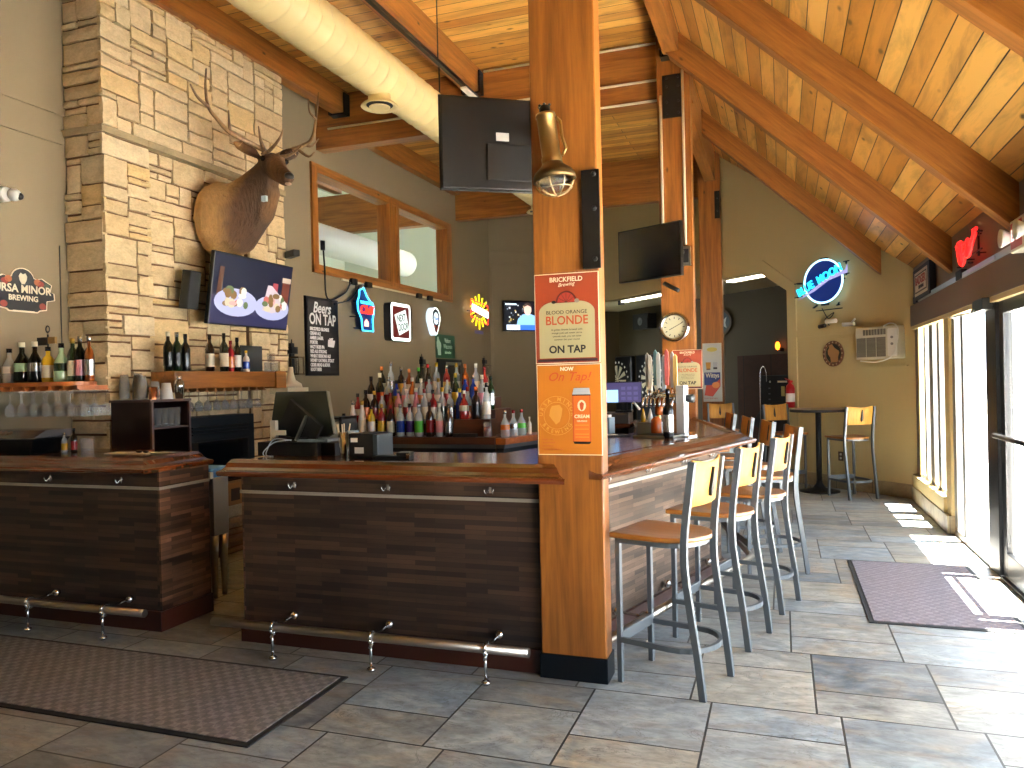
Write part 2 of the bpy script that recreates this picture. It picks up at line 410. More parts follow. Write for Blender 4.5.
# entrance door, black frame
g = G(); g.box(XW-.02, XW+.09, 6.5, 6.8, 0, 2.14); g.box(XW-.02, XW+.09, 5.2, 5.32, 0, 2.14); g.box(XW-.02, XW+.09, 5.3, 6.5, 2.04, 2.14); g.box(XW-.02, XW+.05, 5.3, 6.5, 0, .015)
struct(g.build('trim_6', DARK, bevel=.004))
g = G(); g.box(XW+.0, XW+.045, 6.38, 6.48, .02, 2.03); g.box(XW+.0, XW+.045, 5.34, 5.44, .02, 2.03); g.box(XW, XW+.045, 5.44, 6.38, 1.93, 2.03); g.box(XW, XW+.045, 5.44, 6.38, .02, .2)
dr = struct(g.build('door_1', DARK, bevel=.003))
g = G(); g.box(XW+.018, XW+.026, 5.44, 6.38, .2, 1.93); struct(g.build('door_glass', PANE, dr))
g = G(); g.tube([(XW-.06, 5.4, 1.05), (XW-.06, 6.42, 1.05)], .018, 10); g.tube([(XW-.06, 6.42, 1.05), (XW+.02, 6.42, 1.05)], .02, 8); g.tube([(XW-.06, 5.4, 1.05), (XW+.02, 5.4, 1.05)], .02, 8)
struct(g.build('push_bar', DARK, dr))
cl = thing('door_closer', 'black door closer box with silver arm above the entrance door', 'door closer', (XW-.06, 6.55, 2.0))
g = G(); g.box(-.035, .04, -.02, .3, -.03, .06); g.build('body', DARK, cl, bevel=.006)
g = G(); g.bar([(-.05, .2, -.035), (-.12, .65, -.035), (-.03, .95, -.03)], .022, .01); g.tube([(-.05, .2, -.04), (-.05, .2, -.01)], .014, 8); g.build('arm', STEEL, cl)
# glazed front continues towards and behind the camera
g = G()
for y in (5.2, 3.9, 2.7, 1.6, GY+.04): g.box(XW, XW+.07, y-.04, y, .0, 2.14)
g.box(XW, XW+.07, GY, 5.2, 0, .08); w = struct(g.build('window_3', MATS['grey_aluminium']))
g = G(); g.box(XW+.03, XW+.036, GY, 5.2, .08, 2.14); struct(g.build('window_glass', PANE, w))
g = G(); g.box(XL-.2, XW+.3, -5.35, -5.2, 0, 5.2); struct(g.build('wall_back', TAN))
# alcove behind the arch
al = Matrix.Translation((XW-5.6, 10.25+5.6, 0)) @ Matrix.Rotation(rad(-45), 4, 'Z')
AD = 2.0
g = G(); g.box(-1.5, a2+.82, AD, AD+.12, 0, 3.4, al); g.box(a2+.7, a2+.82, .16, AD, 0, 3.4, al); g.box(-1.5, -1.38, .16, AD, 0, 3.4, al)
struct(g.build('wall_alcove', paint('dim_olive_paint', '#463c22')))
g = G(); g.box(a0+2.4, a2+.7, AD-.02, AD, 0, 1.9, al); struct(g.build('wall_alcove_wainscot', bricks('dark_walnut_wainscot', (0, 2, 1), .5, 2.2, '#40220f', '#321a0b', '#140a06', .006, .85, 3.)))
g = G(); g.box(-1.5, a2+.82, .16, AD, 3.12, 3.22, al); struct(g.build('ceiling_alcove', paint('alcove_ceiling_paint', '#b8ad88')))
# next room, seen through the interior window
g = G(); g.box(-10.5, -10.38, 5, 18, 2, 6.2); g.box(-10.5, XL-.18, 17.0, 17.15, 2, 6.2); g.box(-10.5, XL-.18, 5.0, 5.15, 2, 6.2); g.box(-10.5, XL-.18, 5, 17, 1.9, 2.0); g.box(-10.5, XL-.18, 5, 17, 6.2, 6.3)
struct(g.build('wall_next_room', paint('pale_celadon_paint', '#cdd6cc')))
# ------------------------------------------------------------------ timber frame
def beam(x0, x1, y0, y1, z0, z1, axis, label, name='ceiling_beam', group=None, cat='beam'):
    g = G(); cx, cy, cz = (x0+x1)/2, (y0+y1)/2, (z0+z1)/2
    g.box(x0-cx, x1-cx, y0-cy, y1-cy, z0-cz, z1-cz)
    return tag(g.build(name, BEAM[axis], loc=(cx, cy, cz), bevel=.006), label, cat, group)
PX0, PX1 = -1.19, -.85
pa = thing('timber_post', 'big square timber post in front, carrying the two orange beer posters', 'post', (-1.02, 3.76, 0))
g = G(); g.box(-.17, .17, 0, .13, .1, ZC-.001); g.build('shaft', POST, pa, bevel=.008)
g = G(); g.box(-.178, .176, -.012, .15, 0, .125); g.build('base_shoe', mat('blue_black_steel', '#10161c', .4, .5), pa, bevel=.004)
pb = thing('timber_post', 'middle timber post with the round dial gauge and flat television', 'post', (-1.02, 8.2, 0))
g = G(); g.box(-.17, .17, 0, .19, 0, 5.13); g.build('shaft', POST, pb, bevel=.008)
pc = thing('timber_post', 'farthest timber post, standing in the arch opening with a small white poster', 'post', (-1.03, 12.6, 0))
g = G(); g.box(-.17, .17, -.1, .09, 0, 5.13); g.build('shaft', POST, pc, bevel=.008)
beam(XL, PX1, 8.2+.0, 8.39, 4.49, 5.149, 'x', 'deep timber girder crossing over the bar to the middle post', 'girder').location.y += .19
beam(XL, PX1, 12.79, 12.95, 4.43, 5.149, 'x', 'far timber girder crossing to the post in the arch', 'girder')
beam(-5.19, -5.02, -5, 8.38, 4.87, 5.149, 'y', 'long dark roof beam passing beside the stone chimney')
beam(-3.41, -3.24, -5, 8.38, 4.87, 5.149, 'y', 'roof beam between the white duct and the front post')
beam(-1.1, -.94, -5, 8.2, 4.87, 5.149, 'y', 'roof beam above the post line, ending at the middle post')
beam(-1.1, -.94, 8.58, 12.7, 4.6, 5.149, 'y', 'short roof beam behind the middle post at the foot of the slope')
beam(XL, XL+.13, 8.58, 12.7, 4.86, 5.149, 'y', 'timber ledger beam along the left wall above the inner window')
beam(XL, XL+.13, 12.96, 14.4, 4.86, 5.149, 'y', 'short timber ledger on left wall beyond the far girder')
for x, yb, zt, nm in ((-5.105, 8.37, 4.9, 'stone chimney'), (-3.325, 8.37, 4.9, 'white duct'), (-1.02, 8.19, 4.9, 'middle post')):
    g = G(); g.box(-.115, .115, -.03, .004, -.06, .2); g.box(-.115, -.1, -.12, 0, -.05, .2); g.box(.1, .115, -.12, 0, -.05, .2); g.box(-.1, .1, -.12, 0, -.06, -.045)
    tag(g.build('beam_hanger', IRON, loc=(x, yb, zt)), 'black steel beam hanger on the girder by the '+nm, 'bracket')
for k, (y, lb) in enumerate(((-2.5, 'rafter of the sloping roof behind the camera'), (-.35, 'rafter of the sloping roof just behind the camera'), (1.75, 'sloping rafter at the upper right corner, nearest overhead'), (3.87, 'sloping rafter leaving the front post toward the glass front'),
        (5.98, 'sloping rafter ending above the entrance door'), (8.12, 'sloping rafter running from the middle post to the glass front'), (10.55, 'sloping rafter meeting the wall by the round blue neon sign'), (12.5, 'short sloping rafter behind the arch wall'))):
    if y < 0: continue
    L = (XW+1.03)/math.cos(AL); g = G()
    xe = XW if y < 10.3 else XW-(y-10.25)-.02
    L = (xe+1.03)/math.cos(AL); d = .235; k2 = d*math.tan(AL)
    g.prism([(0.06, 0), (L, 0), (L+k2, -d), (.06, -d)], -.07, .07, 'xz')
    if k == 7: continue
    tag(g.build('rafter', BEAM['x'], loc=(-1.03, y+.0, ZC), rot=(0, AL, 0), bevel=.004), lb, 'rafter')
# steel plates on the posts
def plate(name, label, x0, x1, y, z0, z1, bolts, th=.012):
    g = G(); cx, cz = (x0+x1)/2, (z0+z1)/2; g.box(x0-cx, x1-cx, -th, 0, z0-cz, z1-cz)
    o = tag(g.build(name, mat('brown_black_steel', '#1b1613', .5, .5), loc=(cx, y, cz), bevel=.002), label, 'metal plate')
    g = G(); 
    for bx, bz in bolts: g.lathe([(.013, 0), (.013, .012), (.006, .016)], (bx, -th, bz), 6, Matrix.Rotation(rad(90), 4, 'X'))
    g.build('bolt_heads', IRON, o); return o
plate('steel_plate', 'dark bolted steel plate joining middle post and girder', -1.13, -.92, 8.2, 4.24, 4.69, [(x, z) for x in (-.06, .06) for z in (-.18, -.06, .1, .19)])
plate('steel_plate', 'long black steel plate on the front post above the posters', -.925, -.835, 3.76, 2.07, 2.56, [(0.02, -.2), (0.02, .05), (.02, .22)], .02)
plate('steel_plate', 'small black plate on top of the farthest post', -.95, -.87, 12.5, 4.0, 4.43, [(0, -.1), (0, .1)])
# conduits
CON = mat('white_conduit', '#d9cfb4', .5)
def tubes(name, label, cat, paths, r, m, sm=False, n=8):
    g = G()
    for p in paths: g.tube(smooth_path(p) if sm else p, r, n)
    return tag(g.build(name, m), label, cat)
tubes('conduit', 'white wire conduit along the girder underside and down the middle post', 'conduit', [[(-5.3, 8.36, 4.72), (-.92, 8.36, 4.72)], [(-1.15, 8.183, 4.48), (-1.15, 8.183, 3.1)], [(-.92, 8.183, 4.72), (-.92, 8.183, 2.9)], [(-3.2, 8.37, 5.12), (-1.2, 8.37, 5.12)], [(-2.8, 8.36, 4.5), (-1.15, 8.36, 4.5)]], .014, CON)
o = thing('outlet_box', 'small metal outlet box at the conduit end on the middle post', 'outlet', (-.92, 8.2, 2.78))
g = G(); g.box(-.05, .05, -.05, 0, -.1, .1); g.build('box', STEEL, o, bevel=.004)
g = G(); g.box(-.03, .03, -.055, -.05, -.07, .07); g.build('cover', BLACKM, o)
# ------------------------------------------------------------------ stone chimney
STONE = stone('cream_fieldstone', ['#d8c098', '#e4cea4', '#c8b088', '#e8d6b2', '#dec8a0', '#d0b890', '#e2c48c', '#e0cca8'])
MORT = mat('brown_mortar', '#694a2a', .9)
def ashlar(g, P, w, h, seed):
    """irregular ashlar blocks on a w x h panel; P(u, v, d) -> world point"""
    r = random.Random(seed); uu, vv = .08, .058
    nu, nv = max(1, round(w/uu)), max(1, round(h/vv)); uu, vv = w/nu, h/nv
    occ = [[0]*nu for _ in range(nv)]
    for j in range(nv):
        for i in range(nu):
            if occ[j][i]: continue
            hh = r.choice([1, 1, 2, 2, 2, 3, 3, 4]); hh = min(hh, nv-j)
            ww = r.choice([2, 3, 4, 5, 6, 7]) if hh < 3 else r.choice([3, 4, 5, 6, 2])
            k = 0
            while k < ww and i+k < nu and not occ[j][i+k]: k += 1
            ww = k
            if i+ww < nu and not occ[j][i+ww] and (i+ww+1 >= nu or occ[j][i+ww+1]): ww += 1
            ok = 1
            while ok < hh and all(not occ[j+ok][i+q] for q in range(ww)): ok += 1
            hh = ok
            for a in range(hh):
                for b in range(ww): occ[j+a][i+b] = 1
            m = .009; u0, u1, v0, v1 = i*uu+m, (i+ww)*uu-m, j*vv+m, (j+hh)*vv-m; d = .022+r.random()*.022
            nx, nz = max(2, ww), max(2, hh); vs = []; fs = []
            for b in range(nz+1):
                for a in range(nx+1):
                    u = u0+(u1-u0)*a/nx; v = v0+(v1-v0)*b/nz
                    edge = a in (0, nx) or b in (0, nz)
                    dd = d-(.011 if edge else 0)+r.uniform(-.005, .005)
                    if edge: u += r.uniform(-.0035, .0035); v += r.uniform(-.0035, .0035)
                    vs.append(P(u, v, dd))
            for b in range(nz):
                for a in range(nx): q = b*(nx+1)+a; fs.append((q, q+1, q+nx+2, q+nx+1))
            ring = [a for a in range(nx+1)]+[b*(nx+1)+nx for b in range(1, nz+1)]+[nz*(nx+1)+a for a in range(nx-1, -1, -1)]+[b*(nx+1) for b in range(nz-1, 0, -1)]
            o = len(vs)
            for q in ring:
                a, b = q % (nx+1), q//(nx+1); vs.append(P(u0+(u1-u0)*a/nx, v0+(v1-v0)*b/nz, -.01))
            n = len(ring)
            for q in range(n): fs.append((ring[q], o+q, o+(q+1) % n, ring[(q+1) % n]))
            g.add(vs, fs, False)
SX = -5.1; SY0, SY1 = 4.73, 7.12
ch = thing('stone_chimney', 'tall cream stone chimney wall carrying the elk head', 'chimney', (0, 0, 0))
g = G(); g.mat = 0
g.box(XL, SX-.04, SY0+.04, SY1, 0, ZC-.001); g.box(SX-.04, SX, SY0+.04, 5.2, 0, 3.6); g.box(SX-.04, SX, 6.5, SY1, 0, 3.6)
g.build('mortar_core', MORT, ch)
g = G()
ashlar(g, lambda u, v, d: (SX-.04+d+.04, SY0+u, 3.64+v), SY1-SY0, ZC-3.64, 11)
ashlar(g, lambda u, v, d: (SX+d, SY0+u, v), .5, 3.58, 12)
ashlar(g, lambda u, v, d: (SX+d, 6.5+u, v), SY1-6.5, 3.58, 13)
ashlar(g, lambda u, v, d: (SX-.045+d, 5.2+u, 1.56+v), 1.3, 2.02, 14)
ashlar(g, lambda u, v, d: (SX-.045+d, 5.2+u, v), 1.3, 1.56, 15)
ashlar(g, lambda u, v, d: (XL+u, SY0+.04-d, v), SX-XL+.01, ZC, 16)
g.build('stones', STONE, ch)
g = G(); g.box(XL, SX+.035, SY0-.01, 5.2, 3.585, 3.64); g.box(SX-.04, SX+.04, 5.2, SY1, 3.585, 3.64); g.build('ledge', stone('grey_ledge_stone', ['#8f7f60', '#a89674']), ch)
# hearth bench of grey-brown stone
he = thing('stone_hearth', 'low stone hearth bench seen through the gap between the bars', 'hearth', (0, 0, 0))
g = G(); g.box(SX+.05, -4.78, 5.3, 7.6, 0, .42); g.build('core', MORT, he)
g = G(); ashlar(g, lambda u, v, d: (-4.78+d, 5.3+u, v), 2.3, .34, 21); ashlar(g, lambda u, v, d: (SX+.05+u, 5.3-d, v), .3, .34, 22); g.build('stones', stone('brown_hearth_stone', ['#6d5a4a', '#84705c', '#5d4c40', '#93806a']), he)
g = G(); g.box(SX+.05, -4.72, 5.26, 7.64, .34, .45); g.build('cap', stone('pale_cap_stone', ['#b5aa94', '#a89c84']), he, bevel=.01)
# gas fireplace insert, mantel
fi = thing('fireplace_insert', 'black steel fireplace insert under the glass rack mantel', 'fireplace', (0, 0, 0))
g = G(); g.box(SX+.02, -4.86, 5.32, 6.24, .46, 1.26); g.build('surround', mat('slate_blue_black', '#1b2329', .45, .3), fi, bevel=.005)
g = G()
for z in (1.1, 1.13, 1.16): g.box(-4.865, -4.85, 5.4, 6.16, z, z+.014)
g.box(-4.865, -4.853, 5.4, 6.16, .55, 1.04); g.build('louvre_grille', DARK, fi)
g = G(); g.box(-4.853, -4.85, 5.47, 6.13, .6, 1.03); g.build('glass_front', mat('smoked_glass', '#0b0e12', .05, 0, coat=1.), fi)
ma = thing('mantel_shelf', 'reddish timber mantel beam with rack for hanging wine glasses', 'shelf', (0, 0, 0))
g = G(); g.box(SX+.046, -4.8, 5.15, 6.58, 1.515, 1.665); g.build('beam', BEAM['y'], ma, bevel=.006)
g = G(); g.box(SX+.046, -4.78, 6.5, 6.66, 1.5, 1.67); g.build('end_block', BEAM['y'], ma, bevel=.004)
g = G()
for i in range(10): y = 5.32+i*.115; g.box(SX+.05, -4.82, y-.012, y+.012, 1.49, 1.515); g.box(SX+.05, -4.82, y-.03, y+.03, 1.483, 1.491)
g.build('glass_rack_rails', BEAM['y'], ma)
def stem_glass():
    """one piece stemmed glass, hanging upside down; origin at its foot (top)"""
    g = G(); g.lathe([(.034, 0), (.034, -.003), (.005, -.012), (.004, -.075), (.012, -.085), (.032, -.105), (.038, -.14), (.034, -.175), (.032, -.175), (.036, -.14), (.03, -.107), (.002, -.088)], n=14, cap=False)
    return g.build('wine_glass', GLASS)
sg = tag(stem_glass(), 'clear stemmed glass hanging upside down under the red mantel shelf', 'glass', 'glasses hanging under the mantel')
sg.location = (-4.86, 5.378, 1.488); first = sg
for i in range(9):
    for j in range(2):
        if i == j == 0: continue
        o = sg.copy(); C.objects.link(o); o.location = (-4.86-.1*j, 5.378+i*.115, 1.488)
# glass rack shelf on the left
ls = thing('bottle_shelf', 'round-ended wooden bottle shelf with glass rack at far left', 'shelf', (0, 0, 0))
g = G(); g.prism([(-6.0, 4.05), (-4.83, 4.05)]+arc(-4.83, 4.2, .15, -90, 90, 10, .15)+[(-6.0, 4.35)] if 0 else [(XL, 4.05), (-4.83, 4.05)]+arc(-4.83, 4.2, .15, -90, 90, 10)+[(XL, 4.35)], 1.555, 1.585)
g.build('board', wood('shelf_orange_wood', '#b8692e', '#8a4518', 'x', 1., .35, False), ls, bevel=.004)
g = G()
for i in range(7): x = -5.42+i*.125; g.box(x-.01, x+.01, 4.08, 4.34, 1.53, 1.555); g.box(x-.03, x+.03, 4.08, 4.34, 1.522, 1.53)
g.build('glass_rack_rails', MATS['shelf_orange_wood'], ls)
g = G(); g.tube([(-5.05, 4.3, 1.585), (-5.05, 4.3, 2.6)], .004, 6); g.tube([(XL, 4.2, 1.54), (XL+.06, 4.2, 1.54)], .02, 6); g.build('support', IRON, ls)
lab2 = 'clear stemmed glass hanging upside down under the left bottle shelf'
for i in range(7):
    for j in range(3):
        o = sg.copy(); C.objects.link(o); o.location = (-5.36+i*.122, 4.12+j*.085, 1.52); o.scale = (1, 1, 1.05); o['label'] = lab2; o['group'] = 'glasses hanging under the left shelf'
# ------------------------------------------------------------------ bar counters
LIPP = [(.0, 1.05), (.0, 1.02), (.255, 1.018), (.265, 1.035), (.26, 1.045), (.22, 1.05), (.19, 1.062), (.165, 1.085), (.13, 1.1), (.095, 1.1), (.075, 1.083), (0.0, 1.082)]
def footrail(parent, path, brackets, end=True):
    g = G(); g.tube(path, .024, 12)
    fr = g.build('foot_rail', mat('worn_nickel', '#aaa298', .34, 1.), parent)
    for (x, y, nx, ny) in brackets:                      # n points from panel to rail
        z = path[0][2]; g = G()
        wx, wy = x-nx*.19, y-ny*.19
        g.tube(arc3((x, y, z), (nx, ny), .034), .008, 8)
        g.tube([(x+nx*.02, y+ny*.02, z), (x+nx*.02, y+ny*.02, .02)], .008, 8)
        g.tube([(x+nx*.03, y+ny*.03, z-.05), (x-nx*.02, y-ny*.02, z+.005), (wx, wy, z+.012)], .009, 8)
        g.sphere((x+nx*.02, y+ny*.02, .012), .026, 10, (1, 1, .55)); g.sphere((wx, wy, z+.012), .026, 10)
        g.build('rail_bracket', CHROME, fr)
def arc3(c, n, r):
    t = (-n[1], n[0]); return [(c[0]+n[0]*r*math.cos(a), c[1]+n[1]*r*math.cos(a), c[2]+r*math.sin(a)) for a in [2*PI*i/12 for i in range(13)]]
def hook(parent, x, y, nx, ny, z=.955):
    g = G(); z = z-.015
    for s in (-1, 1):
        tx, ty = -ny*s, nx*s
        g.tube(smooth_path([(x+tx*.01, y+ty*.01, z+.01), (x+nx*.02+tx*.018, y+ny*.02+ty*.018, z-.014), (x+nx*.03+tx*.024, y+ny*.03+ty*.024, z+.0), (x+nx*.028+tx*.026, y+ny*.028+ty*.026, z+.014)], 3), .0028, 6)
    g.box(x-.007, x+.007, y-.007, y+.007, z-.012, z+.02); g.build('purse_hook', CHROME, parent)
FY = 3.81
bl = thing('bar_counter', 'left bar counter section clad in dark wood strips, ending at the walk-through gap', 'bar counter', (0, 0, 0))
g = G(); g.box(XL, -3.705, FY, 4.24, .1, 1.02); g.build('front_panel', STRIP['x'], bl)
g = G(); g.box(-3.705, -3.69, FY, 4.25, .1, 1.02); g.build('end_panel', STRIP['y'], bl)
g = G(); g.box(XL, -3.68, FY-.02, 4.26, 0, .125); g.build('plinth', REDWOOD, bl, bevel=.004)
g = G(); g.box(XL, -3.685, FY-.008, FY, .885, .903); g.box(-3.69, -3.683, FY-.008, 4.25, .885, .903); g.build('light_strip', mat('pale_metal_trim', '#a9a397', .35, .4), bl)
g = G(); g.box(XL, -3.7, 3.74, 4.14, 1.045, 1.083); g.box(XL, -4.3, 4.16, 4.4, 1.045, 1.083); g.build('countertop', BARTOP, bl)
g = G(); g.sweep(LIPP, [(XL, FY), (-3.815, FY), (-3.815, 4.14)], 1)
g.build('edge_moulding', BARTOP, bl)
footrail(bl, [(XL, 3.6, .178), (-3.62, 3.6, .178)], [(-4.55, 3.6, 0, -1), (-3.93, 3.6, 0, -1), (-5.2, 3.6, 0, -1)])
for x in (-4.6, -3.99, -5.2): hook(bl, x, FY, 0, -1)
br_ = thing('bar_counter', 'right bar counter clad in dark wood strips, wrapping round the front post', 'bar counter', (0, 0, 0))
P0 = Vector((-1.1, 3.95)); TIP = Vector((-.463, 6.07)); P2 = Vector((-.98, 8.2))
dR = (TIP-P0).normalized(); nR = Vector((dR.y, -dR.x)); dF = (P2-TIP).normalized(); nF = Vector((dF.y, -dF.x))
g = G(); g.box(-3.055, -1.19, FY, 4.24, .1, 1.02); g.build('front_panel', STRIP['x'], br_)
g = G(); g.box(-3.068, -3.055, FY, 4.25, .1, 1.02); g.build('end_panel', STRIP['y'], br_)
g = G(); g.box(-3.08, -1.19, FY-.02, 4.26, 0, .125); g.build('plinth', REDWOOD, br_, bevel=.004)
def slab(parent, name, a, b, n, t0, t1, z0, z1, m, e0=0, e1=0):
    """upright slab along a->b, thickness from t0 to t1 along normal n; local x runs a->b"""
    L = (b-a).length; g = G(); g.box(-e0, L+e1, -t1, -t0, z0, z1)
    return g.build(name, m, parent, loc=(a.x, a.y, 0), rot=(0, 0, math.atan2((b-a).y, (b-a).x)))
STRX = bricks('lit_strip_panel', (0, 2, 1), .3, .026, '#6c5644', '#36281e', '#1c130e', .0006, .75, 9., .41, .1)  # same strips as the front, window light put into the paler tone
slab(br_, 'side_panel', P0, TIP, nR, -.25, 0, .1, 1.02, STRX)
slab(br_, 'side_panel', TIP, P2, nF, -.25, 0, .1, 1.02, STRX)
slab(br_, 'side_plinth', P0, TIP, nR, 0, .02, 0, .125, REDWOOD, -.2)
slab(br_, 'side_plinth', TIP, P2, nF, 0, .02, 0, .125, REDWOOD)
g = G(); g.box(-3.075, -1.19, FY-.008, FY, .885, .903); g.box(-3.075, -3.068, FY-.008, 4.25, .885, .903); g.build('light_strip', MATS['pale_metal_trim'], br_)
slab(br_, 'light_strip', P0, TIP, nR, 0, .01, .885, .905, mat('white_trim_strip', '#a8a498', .6), -.2)
slab(br_, 'light_strip', TIP, P2, nF, 0, .01, .885, .905, MATS['white_trim_strip'])
g = G(); g.prism([(-3.06, 3.74), (-1.19, 3.74), (-1.19, 4.4), (-3.02, 4.4)], 1.045, 1.083); g.build('countertop', BARTOP, br_)
q = lambda p, n, o: (p.x+n.x*o, p.y+n.y*o)
g = G(); g.prism([(-1.19, 3.95), (P0.x, P0.y+.0), tuple(TIP), tuple(P2), (-1.5, 8.1), (-1.12, 6.2), (-1.6, 4.4), (-1.19, 4.4)][::1], 1.045, 1.083); g.build('countertop', BARTOPY, br_)
g = G(); g.sweep(LIPP, [(-3.03, FY), (-1.19, FY)], 1)
LX = lambda x: (x, 0)
g.build('edge_moulding', BARTOP, br_)
g = G(); g.sweep(LIPP, [(-1.1+.0, FY), tuple(TIP), tuple(P2)], 1); 
# the moulding carries on a hand's width across the face of the post
g.build('edge_moulding', BARTOPY, br_)
g = G()
m2 = [(3.81-o, z) for o, z in LIPP]
g.prism(m2, -1.19, -1.185, 'yz'); n_ = len(m2)
g.v = []; g.f = []; g.mi = []; g.sm = []
vs = [(-1.19, y, z) for y, z in m2]+[(-1.19+max(0, .2-(3.77-y)*0)*(.35+.65*max(0, min(1, (3.74-y)/.19))), y, z) for y, z in m2]
g.add([v for v in vs], [tuple(range(n_)), tuple(reversed(range(n_, 2*n_)))]+[(i, (i+1) % n_, n_+(i+1) % n_, n_+i) for i in range(n_)])
g.build('moulding_end', BARTOP, br_)
footrail(br_, [(-3.12, 3.6, .175), (-1.205, 3.6, .175)], [(-2.7, 3.6, 0, -1), (-2.08, 3.6, 0, -1), (-1.43, 3.6, 0, -1)])
a = P0+nR*.22+dR*.02; b = TIP+nR*.22+dR*.0
k = b+dR*.03
footrail(br_, [(a.x, a.y, .165), (k.x, k.y, .165), (P2.x+nF.x*.22, P2.y+nF.y*.22, .165)], [tuple(a+dR*s)+tuple(nR) for s in (.45, 1.15, 1.85)])
for x in (-2.69, -2.08, -1.47): hook(br_, x, FY, 0, -1)
for s in (.42, .95, 1.5, 2.0): p = P0+dR*s; hook(br_, p.x, p.y, nR.x, nR.y)
# inner well, a dark working counter under the bar so it is closed from the side
g = G(); g.box(-3.0, -1.3, 4.25, 4.85, .1, .8); g.build('under_counter', BLACKM, br_)
g = G(); g.box(-3.0, -1.3, 4.25, 4.85, .8, .84); g.build('work_surface', STEEL, br_)
g = G(); g.box(XL+.01, -4.4, 4.25, 4.7, .1, .84); g.build('under_counter', BLACKM, bl)
# ------------------------------------------------------------------ mats
MW = matweave('grey_brown_mat', '#8f8d8e', '#5a5859'); RUB = mat('black_rubber', '#121314', .7)
def floormat(label, x0, x1, y0, y1, rz, weave):
    t = thing('floor_mat', label, 'mat', ((x0+x1)/2, (y0+y1)/2, 0), rz); w, h = (x1-x0)/2, (y1-y0)/2
    g = G(); g.box(-w, w, -h, h, .0, .007); g.build('rubber_border', RUB, t, bevel=.002)
    g = G(); g.box(-w+.03, w-.03, -h+.03, h-.03, .0071, .012); g.build('carpet_top', weave, t, bevel=.003)
floormat('long brown woven floor mat lying before the left bar counter', -5.4, -2.15, 2.67, 3.47, 0, MW)
floormat('grey woven entrance mat by the glass door, half in sunlight', .47, 1.33, 5.12, 6.79, rad(0), matweave('grey_lilac_mat', '#8a8288', '#625b62'))
